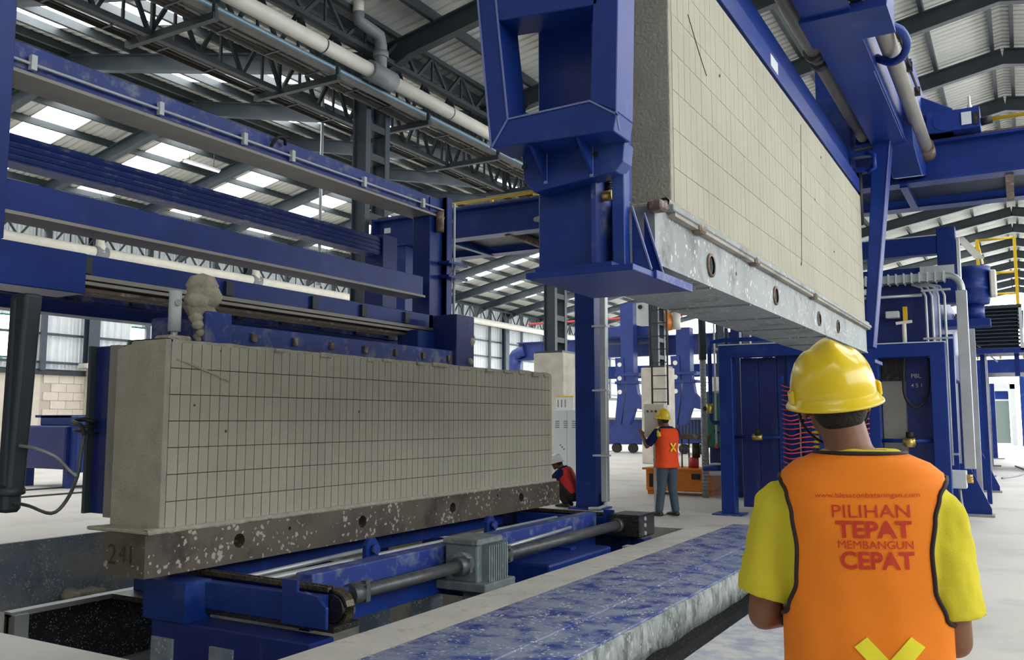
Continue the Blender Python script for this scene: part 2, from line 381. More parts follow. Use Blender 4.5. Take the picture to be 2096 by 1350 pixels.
# block work: single blocks where the photograph shows them, plain wall beyond
B(WX - .2, WX - .02, YN, YF, 0, 3.15).build('mortar_backing', 'mortar', wl)
bw, bh_ = .60, .315
bm_ = MB().box(WX - .03, WX + .012, .008, bw - .008, .008, bh_ - .008).mesh('block', 'brick')
for row in range(10):
    for i in range(27):
        y = 17.2 + i * bw + (bw / 2 if row % 2 else 0)
        if 19.2 < y < 30: inst(bm_, 'block', wl, (0, y, row * bh_))
B(WX - .03, WX + .012, YN, 17.2 + bw * 3.3, 0, 3.15).build('plain_blockwork', 'brick', wl)
B(WX - .03, WX + .012, 30.3, YF, 0, 3.15).build('plain_blockwork', 'brick', wl)
cl = MB(); pr = .3
y = YN
while y < YF:
    cl.add([(WX - .1, y, 3.3), (WX - .1, y + pr * .6, 3.3), (WX - .06, y + pr * .7, 3.3), (WX - .06, y + pr, 3.3),
            (WX - .1, y, 9.1), (WX - .1, y + pr * .6, 9.1), (WX - .06, y + pr * .7, 9.1), (WX - .06, y + pr, 9.1)],
           [(0, 1, 5, 4), (1, 2, 6, 5), (2, 3, 7, 6)]); y += pr
cl.build('wall_cladding', 'clad', wl)
for k in range(5): MB().bar((WX + .02, YN, 3.6 + k * 1.05), (WX + .02, YF, 3.6 + k * 1.05), .09, .09).build('girt', 'dark2', wl)
MB().ibeam((WX + .05, YN, 3.25), (WX + .05, YF, 3.25), .14, .2).build('sill_beam', 'dark', wl)
yy = 13.4 - RS * 3 - .25
k = 0
while yy < 70:
    if k % 2 == 1:
        B(WX + .02, WX + .45, yy - .02, yy + .3, 0, 3.45).build('concrete_pier', 'conc_pale', wl)
        B(WX + .02, WX + .6, yy - .35, yy + .35, 3.45, 3.62).build('pier_cap', 'conc_pale', wl)
        MB().ibeam((WX + .3, yy, 3.6), (WX + .3, yy, 8.9), .45, .35, .03, .03, up=(1, 0, 0)).build('wall_stanchion', 'dark2', wl)
    if k % 2 == 1:
        for dy in (-1.8, 2.6): MB().bar((WX + .12, yy + dy, 3.3), (WX + .12, yy + dy, 8.9), .12, .2).build('wall_post', 'dark2', wl)
    yy += RS; k += 1
for i, (ya, yb, za, zb) in enumerate(((P(2, 690, X=WX).y, P(28, 690, X=WX).y, P(20, 728, X=WX).z, P(20, 645, X=WX).z), (P(272, 690, X=WX).y, P(299, 690, X=WX).y, P(285, 705, X=WX).z, P(285, 672, X=WX).z), (30.5, 31.5, 4.1, 5.0), (38, 39, 4.1, 5.0))):
    w = sroot('window_%d' % (i + 1), (WX, (ya + yb) / 2, za))
    B(WX - .05, WX - .03, ya, yb, za, zb).build('pane', 'window', w)
    B(WX - .05, WX + .0, ya - .05, yb + .05, zb, zb + .06).build('frame', 'green', w)
    B(WX - .05, WX + .0, ya - .05, yb + .05, za - .06, za).build('frame', 'green', w)
# ================================================================== VALLEY COLUMNS, TRUSSES, PIPES
CX = -11.0
colY = [13.4, 21.4, 29.2, 37.0, 44.8, 52.6]
colL = ['dark steel lattice column rising behind the left blue cutting frame, nearest of its row',
        'steel column on a pale concrete pedestal just left of the blue runway post',
        'steel column on a white pedestal with a black ladder, behind the standing worker',
        'fourth steel column of the row, beyond the white pedestal with the ladder',
        'fifth steel column of the row, far down the hall', 'sixth and farthest steel column of the valley row']
for i, (y, lb) in enumerate(zip(colY, colL)):
    t = thing('steel_column', lb, 'column', (CX, y, 0), 'steel columns of the valley row')
    B(CX - .45, CX + .45, y - .45, y + .45, 0, 3.3).build('pedestal', 'conc_pale', t, bevel=.02)
    B(CX - .4, CX + .4, y - .4, y + .4, 3.3, 3.36).build('base_plate', 'dark2', t)
    for s in (-1, 1): MB().ibeam((CX, y + s * .3, 3.36), (CX, y + s * .3, EZ - .3), .14, .34, .02, .02, up=(1, 0, 0)).build('column_leg', 'dark2', t)
    for k in range(9):
        z = 3.6 + k * .6
        B(CX - .16, CX + .16, y - .3, y + .3, z, z + .14).build('batten_plate', 'dark', t)
    if i == 2:
        for s in (-1, 1): MB().cyl((CX + .35 + s * .28, y - .75, 2.0), (CX + .35 + s * .28, y - .75, 7), .035, n=6).build('ladder_rail', 'black', t)
        for k in range(11): MB().cyl((CX + .07, y - .75, 2.1 + k * .45), (CX + .63, y - .75, 2.1 + k * .45), .018, n=5).build('ladder_rung', 'black', t)

def truss(x, z0, z1, ya, yb, step, label, m='dark', zig=True):
    t = thing('lattice_truss', label, 'truss', (x, (ya + yb) / 2, z0), 'lattice trusses under the roof')
    for z in (z0, z1):
        MB().bar((x, ya, z), (x, yb, z), .11, .09).build('chord', m, t)
    n = int((yb - ya) / step); dm = MB().bar((x, 0, z0), (x, step / 2, z1), .06, .06).mesh('diagonal', m)
    dn = MB().bar((x, step / 2, z1), (x, step, z0), .06, .06).mesh('diagonal', m); dv = MB().bar((x, 0, z0), (x, 0, z1), .04, .04).mesh('vertical', m)
    for k in range(n):
        for me in (dm, dn): inst(me, 'diagonal', t, (0, ya + k * step, 0))
        inst(dv, 'vertical', t, (0, ya + (k + .5) * step, 0))
    return t
truss(-11.6, 7.55, 8.45, 2, 60, .95, 'dark lattice truss left of the cable trays above the blue cutting frame')
truss(-10.74, 7.9, 8.7, 2, 60, .95, 'dark lattice truss between the cable trays and the white overhead pipe')
truss(-10.42, 8.5, 9.1, 2, 60, 1.1, 'dark lattice truss behind and above the white overhead pipe')
truss(-30.2, 7.9, 8.75, 2, 70, 1.3, 'green-black lattice truss along the far left eave')
M['traycable'] = mat('brown_grey_tray', (.085, .08, .068), .6, var=.2)
# cable trays carried on bracket arms
for j, (x, lb) in enumerate(((-11.95, 'outer cable tray hung at the left of the overhead bracket arms'), 
                             (-10.5, 'cable tray on the bracket arms just below the white overhead pipe'))):
    t = thing('cable_tray', lb, 'cable tray', (x, 30, 7.6), 'cable trays under the valley')
    for s in (-.2, .2): B(x + s - .012, x + s + .012, 2, 60, 7.58, 7.68).build('side_rail', 'traycable', t)
    rm = B(x - .2, x + .2, -.02, .02, 7.585, 7.6).mesh('rung', 'dark')
    for k in range(58): inst(rm, 'rung', t, (0, 2.2 + k * 1.0, 0))
    for k in range(2): MB().cyl((x - .08 + k * .12, 2, 7.625), (x - .12 + k * .1, 60, 7.625), .02, n=5).build('cable', 'taupe' if k % 2 else 'traycable', t)
brk = ['first bracket arm under the trays, at the top edge of the view', 'second bracket arm under the cable trays', 'third bracket arm under the cable trays, left of the nearest column',
       'fourth bracket arm under the cable trays', 'fifth bracket arm under the cable trays', 'sixth bracket arm, far along the cable trays', 'seventh bracket arm, far along the cable trays', 'last bracket arm along the cable trays']
for k, lb in enumerate(brk):
    y = 8.7 + k * 2.75
    t = thing('bracket_arm', lb, 'bracket', (-11, y, 7.5), 'bracket arms under the cable trays')
    MB().bar((-12.2, y, 7.52), (-10.15, y, 7.52), .1, .11).build('arm', 'dark', t)
    MB().bar((-10.18, y, 7.5), (-10.18, y, 7.72), .07, .05).build('end_stop', 'dark', t)
    MB().bar((-11.6, y, 7.52), (-11.6, y, 8.5), .06, .06).build('hanger', 'dark', t)
# pipes
t = thing('overhead_pipe', 'long off-white plastic drain pipe under the roof valley', 'pipe', (-10.15, 30, 7.9))
for k in range(10):
    MB().cyl((-10.15, 1 + k * 6, 7.95), (-10.15, 6.99 + k * 6, 7.95), .135, n=14).build('pipe_length', 'pvc', t)
for k in range(14):
    MB().lathe([(.139, 0), (.139, .03)], (-10.15, 3.2 + k * 3.9, 7.95), (0, 1, 0), 14).build('clamp_ring', 'dark', t)
for e, m in (((-10.15, 12.6, 7.95), 0), ):
    MB().cyl((-10.15, 12.25, 7.95), (-10.15, 12.95, 7.95), .19, n=16).build('branch_collar', 'pvc_grey', t)
    MB().tube([(-10.15, 12.6, 7.95), (-10.15, 12.6, 8.55), (-10.15, 12.55, 8.72), (-10.2, 12.3, 8.78), (-10.25, 12.08, 8.84), (-10.25, 12.05, 9.0)], .115, 12).build('down_elbow', 'pvc_grey', t)
    MB().cyl((-10.15, 12.6, 8.3), (-10.15, 12.6, 8.42), .145, n=14).build('union', 'pvc_grey', t)
    MB().cyl((-10.25, 12.05, 8.98), (-10.25, 12.05, 9.2), .105, n=12).build('stub', 'pvc', t)
tag(MB().cyl((-10.38, 1, 7.78), (-10.38, 30, 7.78), .05, n=10).build('overhead_conduit', 'bluepipe'), 'thin pale blue conduit along the lower side of the white overhead pipe', 'pipe')
t = thing('gutter_pipe', 'off-white pipe along the far left eave', 'pipe', (-29.8, 30, 7.6))
MB().cyl((-29.8, 2, 7.75), (-29.8, 70, 7.75), .2, n=12).build('pipe_length', 'pvc', t)
for k in range(4):
    y = 20.5 + 7.8 * k
    MB().tube([(-29.8, y, 7.75), (-29.8, y, 8.1), (-29.85, y, 8.9)], [.26, .16, .12], 10).build('drop_pipe', 'pvc', t)
    MB().cyl((-29.8, y - .25, 7.75), (-29.8, y + .25, 7.75), .25, n=12).build('collar', 'pvc_grey', t)
# thin hanging sprinkler pipe seen before the left roof slope
t = thing('hanging_pipe', 'thin grey vertical pipe hanging beside the nearest column with a crossarm', 'pipe', tuple(P(660, 560, X=-12.5)))
a = P(660, 240, X=-12.5); b = P(655, 575, X=-12.5)
MB().cyl((a.x, a.y, b.z), (a.x, a.y, 9.2), .035, n=8).build('drop_tube', 'zinc', t)
MB().cyl((a.x, a.y, b.z), (a.x + .9, a.y + .25, b.z + .05), .04, n=8).build('crossarm', 'pvc', t)
MB().cyl((a.x, a.y, b.z - .1), (a.x, a.y, b.z + .3), .06, n=8).build('fitting', 'zinc', t)
# strip lamps under the roof
for k, (x, y) in enumerate(((-23.5, 12.0), (-23.3, 19.6), (-13.6, 15.5), (-13.6, 23.2))):
    t = thing('strip_lamp', ['lit strip lamp at the upper left under the roof', 'lit strip lamp below the long blue top beam', 'lit strip lamp left of the cable trays', 'lit strip lamp left of the nearest column'][k], 'lamp', (x, y, 9.4), 'strip lamps under the roof')
    z = EZ + (RZ - EZ) * (1 - abs(x + 21) / 10) - .75
    B(x - .06, x + .06, y - .75, y + .75, z, z + .06).build('housing', 'cabinet', t)
    MB().cyl((x, y - .72, z - .02), (x, y + .72, z - .02), .03, n=8).build('tube', 'window', t)
    for s in (-.5, .5): MB().cyl((x, y + s, z + .06), (x, y + s, z + .7), .012, n=5).build('hanger', 'dark', t)
# ================================================================== THE TWO BLOCK CAKES AND THEIR PALLETS
def cake(label, x0, x1, y0, y1, z0, z1, m, mcrust, mend, gap, nparts, corebright):
    t = thing('block_cake', label, 'concrete cake', ((x0 + x1) / 2, (y0 + y1) / 2, z0), 'cut aerated concrete cakes')
    ye = y0 + .05
    nc = 65; rows = 7; w = (y1 - ye) / nc; h = (z1 - z0 - .02) / rows
    B(x0 + .02, x1 - .014, ye, y1 - .01, z0, z1 - .03).build('core', corebright, t)
    proto = []
    for k in range(3):
        b = MB(); g = gap / 2 * (.7 + .3 * k); c = .002
        b.box(x0, x1, g, w - g, g, h - g)
        proto.append(b.mesh('block', m))
    rest = MB(); cnt = 0
    jz = [random.uniform(-.0012, .0012) for _ in range(nc * rows)]
    for i in range(nc):
        for j in range(rows):
            dx = random.uniform(-.0004, .0006)
            if cnt < nparts:
                inst(proto[1], 'block', t, (dx, ye + i * w, z0 + j * h)); cnt += 1
            else:
                g = gap / 2; rest.box(x0, x1 + dx, ye + i * w + g, ye + (i + 1) * w - g, z0 + j * h + g, z0 + (j + 1) * h - g)
    rest.build('far_blocks', m, t, kind='stuff')
    # uncut end crust, its top corner slumped on the far side
    d = (x1 - x0)
    MB().prism([(x0, y0, z0), (x1, y0, z0), (x1, y0, z1), (x0 + d * .32, y0, z1 - .002), (x0 + d * .28, y0, z1 - .03), (x0 + .02, y0, z1 - .05), (x0, y0, z1 - .09)], (0, .051, 0)).build('end_crust', mend, t, bevel=.008, seg=2)
    # crumbly lip along the bottom and lumps along the top edge
    lip = MB(); n = 220
    for i in range(n + 1):
        y = y0 - .12 + (y1 - y0 + .2) * i / n
        o = .035 + .018 * noise.noise(V((y * 4, 1, 0))) + .012 * noise.noise(V((y * 17, 3, 0)))
        dz = .01 * noise.noise(V((y * 9, 7, 0)))
        lip.v += [(x1 - .05, y, z0 + .012), (x1 + o * .5, y, z0 + .012 + dz * .4), (x1 + o, y, z0 - .008 + dz), (x1 + o * .9, y, z0 - .03 + dz), (x1 - .05, y, z0 - .028)]
    for i in range(n):
        for k in range(4): lip.f.append((i * 5 + k, i * 5 + k + 1, (i + 1) * 5 + k + 1, (i + 1) * 5 + k)); lip.sm.append(True)
    lip.build('bottom_lip', mcrust, t, fix=True)
    MB().prism([(x0 - .12, y0 - .12, z0 - .028), (x1 + .02, y0 - .12, z0 - .03), (x1, y0 + .02, z0 - .02), (x0, y0 + .02, z0 - .02)], (0, 0, .03)).build('end_lip', mcrust, t, bevel=.008)
    return t
LC = (-6.4, -5.8, 4.6, 11.15, .68, 2.16)
UC = (-2.28, -1.6, 4.5, 11.3, 2.69, 4.27)
lc = cake('grey-brown cut concrete cake on the brown pallet over the pit', *LC, 'cake', 'crust', 'crust_dark', .0075, 294, 'core')
uc = cake('pale cut concrete cake held up by the blue crane', *UC, 'cake', 'crust', 'crust_dark', .0034, 294, 'crust')
tc = MB(); x0, x1, y0, y1, z0, z1 = LC; n = 160                      # crust left on the top of the lower cake
for i in range(n + 1):
    y = y0 + .06 + (y1 - y0 - .08) * i / n; h = .012 + .014 * noise.noise(V((y * 5, 0, 2))) + (.02 if y > 10.2 else 0) * (1 + noise.noise(V((y * 3, 9, 2))))
    tc.v += [(x0 + .03, y, z1 - .03), (x0 + .05, y, z1 + h), (x1 - .06, y, z1 + h * .8), (x1 + .004, y, z1 - .004), (x1 - .003, y, z1 - .025)]
for i in range(n):
    for k in range(4): tc.f.append((i * 5 + k, i * 5 + k + 1, (i + 1) * 5 + k + 1, (i + 1) * 5 + k)); tc.sm.append(True)
tc.build('top_crust', 'crust', lc, fix=True)
for yy, ww in ((5.75, .12), (6.35, .16), (7.05, .1), (7.3, .14), (7.9, .1), (8.2, .3), (8.75, .25), (9.35, .18), (9.8, .22), (10.2, .15), (10.55, .2), (10.9, .12)):
    b = B(x1 - .03, x1 + random.uniform(.012, .035), yy, yy + ww, z1 - random.uniform(.03, .05), z1 + random.uniform(0, .012))
    b.build('edge_lump', 'crust', lc, bevel=.008)
pts = [P(px, py, X=x1 + .004) for px, py in ((362, 735), (385, 743), (403, 751), (420, 758), (440, 766), (455, 774), (470, 781))]
MB().tube(pts, [.004, .008, .010, .012, .009, .012, .004], 6).build('scratch_ridge', 'crust', lc)
for px, py, r in ((462, 882, .012), (398, 829, .01), (735, 842, .012), (452, 718, .008)):
    c = P(px, py, X=x1 + .003); MB().cyl(c, c + V((.003, 0, 0)), r, n=9).build('pock_hole', 'core', lc)
x0, x1, y0, y1, z0, z1 = UC
for px, py, r in ((1288, 180, .012),):
    c = P(px, py, Y=y0 - .001); MB().cyl(c, c - V((0, .003, 0)), r, n=9).build('pock_hole', 'core', uc)
for px, py, r in ((1473, 155, .01), (1640, 540, .014), (1680, 322, .012), (1668, 408, .01), (1707, 515, .012)):
    c = P(px, py, X=x1 + .003); MB().cyl(c, c + V((.003, 0, 0)), r, n=9).build('pock_hole', 'core', uc)
MB().tube([P(px, py, X=x1 + .002) for px, py in ((1408, 30), (1422, 78), (1434, 118), (1446, 155))], .0035, 5).build('scratch_line', 'core', uc)
MB().bar(P(1639, 255, X=x1 + .002), P(1641, 540, X=x1 + .002), .004, .006, (0, 1, 0)).build('long_crack', 'core', uc)

def holed_side(b, x, dirx, ya, yb, z0, z1, holes, depth=.12):
    """vertical plate in the YZ plane with round holes; returns outer faces added to b"""
    cur = ya; n = 20
    for yc, zc, r in sorted(holes):
        a0, a1 = yc - r * 1.4, yc + r * 1.4
        b.add([(x, cur, z0), (x, a0, z0), (x, a0, z1), (x, cur, z1)], [(0, 1, 2, 3)])
        ring = []; outer = []
        for k in range(n):
            t = 2 * math.pi * k / n; cy, cz = math.cos(t), math.sin(t)
            ring.append((x, yc + r * cy, zc + r * cz))
            s = min((a1 - yc) / abs(cy) if abs(cy) > 1e-6 else 9, ((z1 - zc) if cz > 0 else (zc - z0)) / abs(cz) if abs(cz) > 1e-6 else 9)
            outer.append((x, yc + s * cy, zc + s * cz))
        b.add(outer + ring, [(k, (k + 1) % n, n + (k + 1) % n, n + k) for k in range(n)])
        for cyy, czz in ((a1, z1), (a0, z1), (a0, z0), (a1, z0)):
            ang = math.atan2(czz - zc, cyy - yc) % (2 * math.pi); k = int(ang / (2 * math.pi) * n)
            b.add([outer[k], outer[(k + 1) % n], (x, cyy, czz)], [(0, 1, 2)])
        b.add(ring + [(x - dirx * depth, p[1], p[2]) for p in ring], [(k, (k + 1) % n, n + (k + 1) % n, n + k) for k in range(n)] + [tuple(range(n, 2 * n))])
        cur = a1
    b.add([(x, cur, z0), (x, yb, z0), (x, yb, z1), (x, cur, z1)], [(0, 1, 2, 3)])
def pallet(name, label, x0, x1, y0, y1, z0, z1, m, holes, cat):
    t = thing(name, label, cat, ((x0 + x1) / 2, (y0 + y1) / 2, z0), 'cake pallets')
    b = MB(); holed_side(b, x1, 1, y0, y1, z0, z1, holes)
    b.add([(x0, y0, z0), (x0, y1, z0), (x0, y1, z1), (x0, y0, z1)], [(0, 1, 2, 3)])
    b.add([(x0, y0, z0), (x1, y0, z0), (x1, y0, z1), (x0, y0, z1)], [(0, 1, 2, 3)]); b.add([(x0, y1, z0), (x1, y1, z0), (x1, y1, z1), (x0, y1, z1)], [(0, 1, 2, 3)])
    b.add([(x0, y0, z1), (x1, y0, z1), (x1, y1, z1), (x0, y1, z1)], [(0, 1, 2, 3)]); b.add([(x0, y0, z0), (x1, y0, z0), (x1, y1, z0), (x0, y1, z0)], [(0, 1, 2, 3)])
    b.build('pallet_body', m, t)
    return t
xp = -5.76
hl = [(P(px, py, X=xp).y, P(px, py, X=xp).z, r) for px, py, r in ((490, 1106, .06), (742, 1067, .06), (927, 1039, .06), (1067, 1018, .06), (593, 1081, .016), (1018, 1014, .018))]
lp = pallet('cake_pallet', 'brown oil-stained steel pallet numbered 241 under the lower cake', -6.24, xp, 4.45, 11.3, .335, .652, 'pallet_brown', hl, 'pallet')
def text_mesh(txt, size, bold=0., extrude=.0, align='CENTER', space=1.0, shear=0.):
    cu = bpy.data.curves.new('lettering', 'FONT'); cu.body = txt; cu.size = size; cu.align_x = align; cu.offset = bold; cu.space_character = space; cu.shear = shear
    cu.resolution_u = 4; ob = bpy.data.objects.new('tmp_text', cu); COL.objects.link(ob)
    dg = bpy.context.evaluated_depsgraph_get(); me = bpy.data.meshes.new_from_object(ob.evaluated_get(dg)); bpy.data.objects.remove(ob); bpy.data.curves.remove(cu)
    vs = [v.co.copy() for v in me.vertices]; fs = [tuple(p.vertices) for p in me.polygons]; bpy.data.meshes.remove(me)
    return vs, fs
def lettering(txt, size, o, ux, uz, m, parent, bold=0., name='lettering', space=1., align='CENTER', label=None):
    vs, fs = text_mesh(txt, size, bold, space=space, align=align); o = V(o); ux = V(ux); uz = V(uz)
    b = MB(); b.add([o + ux * v.x + uz * v.y for v in vs], fs); return b.build(name, m, parent, label=label)
M['stamp'] = mat('dark_stencil', (.03, .024, .02), .6)
lettering('2', .22, (-6.14, 4.447, .42), (1, 0, 0), (0, 0, 1), 'stamp', lp); lettering('41', .19, (-5.97, 4.447, .44), (1, 0, 0), (0, 0, 1), 'stamp', lp)
xq = -1.585
hu = [(P(px, py, X=xq).y, P(px, py, X=xq).z, r) for px, py, r in ((1454, 543, .055), (1587, 605, .055), (1676, 652, .05), (1715, 668, .05), (1507, 560, .014))]
up = pallet('cake_pallet', 'light grey galvanised pallet lifted by the blue crane', -2.18, xq, 4.2, 11.25, 2.33, 2.62, 'pallet_grey', hu, 'pallet')
B(-2.2, xq + .05, 4.35, 11.35, 2.622, 2.655).build('top_plate', 'pallet_grey', up, bevel=.005)
B(-2.2, xq + .04, 4.4, 11.3, 2.60, 2.622).build('seal_strip', 'conc', up)
B(-2.19, xq + .01, 4.2, 11.25, 2.315, 2.33).build('bottom_flange', 'pallet_grey', up)
for yc, zc, r in hu[:4]: MB().lathe([(r, 0), (r + .018, 0), (r + .018, .012), (r, .012)], (xq, yc, zc), (1, 0, 0), 18).build('hole_rim', 'rust', up)
for k in range(7): B(-2.17, xq, 5.1 + k * .9, 5.12 + k * .9, 2.305, 2.316).build('underside_seam', 'pallet_grey', up)
for px, py in ((1350, 440), (1432, 488), (1545, 545), (1665, 600)):
    c = P(px, py, X=xq + .03); B(c.x - .05, c.x + .03, c.y - .05, c.y + .05, 2.585, 2.64).build('stop_lug', 'rust', up, bevel=.012)
# ================================================================== CRANE HOLDING THE UPPER CAKE
cr = thing('cake_crane', 'blue travelling crane gripping the raised grey pallet and pale cake', 'crane', (-1.9, 8, 2.2))
# near mast and its foot plate under the pallet
mx0, mx1 = -2.1, -1.79
B(mx0, mx1, 3.9, 4.28, 2.26, 6.0).build('near_mast', 'blue', cr, bevel=.006)
B(mx1, -1.74, 4.05, 4.28, 2.26, 6.0).build('mast_web', 'blue', cr)
B(-1.675, -1.61, 3.86, 3.93, 2.26, 6.0).build('mast_flange', 'blue', cr, bevel=.004)
B(mx1 + .005, mx1 + .03, 3.86, 4.1, 2.26, 2.78).build('guide_strip', 'blue_dust', cr)
B(mx1 + .08, mx1 + .13, 3.98, 4.1, 2.27, 2.62).build('grease_slot', 'grease', cr)
B(-2.06, -1.50, 3.69, 4.48, 2.205, 2.235).build('foot_plate', 'blue', cr, bevel=.003)
B(-2.03, -1.62, 3.73, 4.05, 2.235, 2.262).build('foot_plate', 'blue', cr, bevel=.003)
B(-1.499, -1.485, 3.95, 4.48, 2.2, 2.24).build('edge_bar', 'blue_dust', cr)
for dy in (0, .16):
    MB().prism([(-1.60, 3.93 + dy, 2.236), (-1.60, 3.93 + dy, 2.56), (-1.505, 3.93 + dy, 2.24)], (0, .016, 0)).build('foot_gusset', 'blue', cr)
    MB().bar((-1.598, 3.926 + dy, 2.56), (-1.503, 3.926 + dy, 2.245), .008, .012, (0, 1, 0)).build('gusset_weld', 'weld', cr)
# proximity switch and spring beside the mast
q = P(1232, 402, Y=3.95)
MB().cyl(q + V((-.045, 0, 0)), q + V((.06, 0, 0)), .026, n=12).build('switch_body', 'brass', cr)
MB().cyl(q + V((-.07, .02, 0)), q + V((-.04, .02, 0)), .05, n=12).build('switch_clamp', 'grease', cr)
MB().cyl(q + V((-.03, .02, -.02)), q + V((-.03, .02, -.1)), .025, n=8).build('switch_cable', 'black', cr)
a = P(1250, 345, Y=3.98); b = P(1244, 398, Y=3.98)
pts = [a.lerp(b, k / 60) + V((math.cos(k * 1.26) * .018, math.sin(k * 1.26) * .018, 0)) for k in range(61)]
MB().tube(pts, .005, 5).build('spring', 'grease', cr)
MB().tube([P(1247, 322, Y=3.98), a], .008, 6).build('spring_hook', 'grease', cr)
# hanging trapezoid frame round the near mast
def qf(px, py, Y=3.6): return P(px, py, Y=Y)
YA, YD = 3.6, .2
def ubar(pts, name='frame_bar', m='blue'): return MB().prism([V((p[0], YA, p[1])) for p in pts], (0, YD, 0)).build(name, m, cr, bevel=.004)
OL0, OL1 = (-2.2, 2.855), (-2.335, 4.15); IL0, IL1 = (-2.105, 2.985), (-2.235, 4.15)
OR0, OR1 = (-1.535, 2.925), (-1.50, 4.15); IR0, IR1 = (-1.665, 2.995), (-1.62, 4.15)
OB = (-2.2, 2.855), (-1.51, 2.83)
ubar([OL0, IL0, IL1, OL1]); ubar([IR0, OR0, OR1, IR1]); ubar([OL0, (-1.55, 2.835), OR0, IR0, IL0])
ubar([(-2.165, 3.50), (-1.625, 3.455), (-1.62, 3.585), (-2.18, 3.615)])
MB().prism([(-1.60, YA + YD, 2.9), (-1.585, YA + YD, 2.93), (-1.565, YA + YD, 4.15), (-1.60, YA + YD, 4.15)], (0, .06, 0)).build('frame_side', 'blue', cr)
for p, q_ in ((OL0, IL0), (IL0, IR0), (IR0, (-1.52, 2.9)), (IL0, IL1), (OL0, OL1), (OR0, (-1.52, 2.83))):
    MB().bar((p[0], YA - .004, p[1]), (q_[0], YA - .004, q_[1]), .008, .006, (0, 1, 0)).build('weld_seam', 'weld', cr)
# clamp plates round the mast, bolt holes and stiffeners
MB().prism([V((x, 3.78, z)) for x, z in ((-2.13, 2.86), (-1.57, 2.84), (-1.58, 2.745), (-1.62, 2.70), (-2.06, 2.655), (-2.12, 2.72))], (0, .11, 0)).build('clamp_plate', 'blue', cr, bevel=.004)
MB().prism([V((x, 3.82, z)) for x, z in ((-2.12, 2.95), (-1.6, 2.95), (-1.6, 3.10), (-2.12, 3.07))], (0, .07, 0)).build('clamp_plate', 'blue', cr, bevel=.004)
for px, py in ((1074, 342), (1220, 316), (1076, 217)):
    c = P(px, py, Y=3.778); MB().cyl(c, c + V((0, -.006, 0)), .014, n=12).build('bolt_hole', 'black', cr)
for x in (-2.0, -1.75):
    MB().prism([(x, 3.62, 2.84), (x, 3.78, 2.84), (x, 3.78, 2.70)], (.014, 0, 0)).build('stiffener', 'blue', cr)
    B(x - .002, x + .016, 3.775, 3.782, 2.69, 2.84).build('weld_seam', 'weld', cr)
MB().prism([(-1.93, 3.64, 2.99), (-1.93, 3.82, 2.99), (-1.93, 3.82, 3.07)], (.06, 0, 0)).build('stiffener', 'blue_dust', cr)
# beam lying over the cake
B(-2.2, -1.60, 4.3, 11.5, 4.30, 4.47).build('clamp_beam', 'blue', cr, bevel=.004)
B(-2.05, -1.72, 4.3, 11.5, 4.47, 4.86).build('clamp_beam_web', 'blue', cr)
c = P(1585, 160, X=-1.598); B(c.x - .004, c.x, c.y - .1, c.y + .14, 4.33, 4.43).build('name_plate', 'cabinet', cr)
# far mast: thin leaning strip and box above
MB().prism([V((x, 11.42, z)) for x, z in ((-1.64, 2.4), (-1.53, 2.4), (-1.20, 5.3), (-1.42, 5.3))], (0, .25, 0)).build('far_mast_plate', 'blue', cr, bevel=.004)
MB().bar((-1.535, 11.415, 2.4), (-1.205, 11.415, 5.3), .012, .012, (0, 1, 0)).build('weld_seam', 'weld', cr)
B(-2.1, -1.70, 11.4, 11.75, 2.4, 6.3).build('far_mast', 'blue', cr, bevel=.005)
B(-2.1, -1.5, 11.25, 11.9, 2.2, 2.24).build('foot_plate', 'blue', cr)
for z in (4.55, 4.75): B(-1.72, -1.45, 11.3, 11.42, z, z + .06).build('guide_bracket', 'blue', cr)
MB().tube([(-1.5, 11.3, 4.78), (-1.42, 11.28, 4.74), (-1.42, 11.28, 4.58), (-1.5, 11.3, 4.54)], .03, 8).build('guide_ring', 'blue', cr)
MB().cyl((-1.6, 11.33, 3.9), (-1.6, 11.33, 4.6), .03, n=8).build('guide_rod', 'black', cr)
# bridge girder above and its hydraulic tubes
B(-1.45, -1.10, 2.5, 12.6, 4.95, 5.55).build('bridge_girder', 'blue', cr, bevel=.006)
B(-1.47, -1.08, 2.5, 12.6, 4.93, 4.95).build('girder_flange', 'blue', cr)
B(-1.103, -1.095, 9.0, 11.4, 4.925, 4.94).build('girder_edge', 'weld', cr)
B(-1.50, -.80, 7.55, 8.05, 4.92, 5.9).build('girder_saddle', 'blue', cr, bevel=.008)
B(-1.50, -.80, 7.5, 8.1, 4.90, 4.93).build('saddle_plate', 'blue', cr)
for x in (-1.1, -.98):
    MB().cyl((x, 7.52, 5.02), (x, 7.56, 5.02), .02, n=8).build('saddle_bolt', 'yellow', cr)
MB().cyl((-1.04, 7.48, 5.12), (-1.04, 7.56, 5.12), .12, n=16).build('bearing_cap', 'grease', cr)
MB().cyl((-1.64, 3.5, 5.2), (-1.64, 12.1, 5.2), .07, n=16).build('torque_tube', 'taupe', cr)
for y in (8.9, 9.15): MB().cyl((-1.64, y - .05, 5.2), (-1.64, y + .05, 5.2), .10, n=16).build('tube_coupling', 'shaft', cr)
B(-1.74, -1.54, 12.0, 12.15, 5.1, 5.32).build('tube_bearing', 'blue', cr, bevel=.01)
B(-1.72, -1.56, 8.8, 9.2, 5.26, 5.6).build('tube_hanger', 'blue', cr)
MB().cyl((-.96, 8.1, 5.18), (-.96, 12.9, 5.18), .085, n=16).build('hydraulic_cylinder', 'taupe', cr)
MB().cyl((-.96, 8.05, 5.18), (-.96, 8.4, 5.18), .11, n=16).build('cylinder_head', 'rust', cr)
MB().cyl((-.96, 12.75, 5.18), (-.96, 13.1, 5.16), .11, n=16).build('cylinder_eye', 'rust', cr)
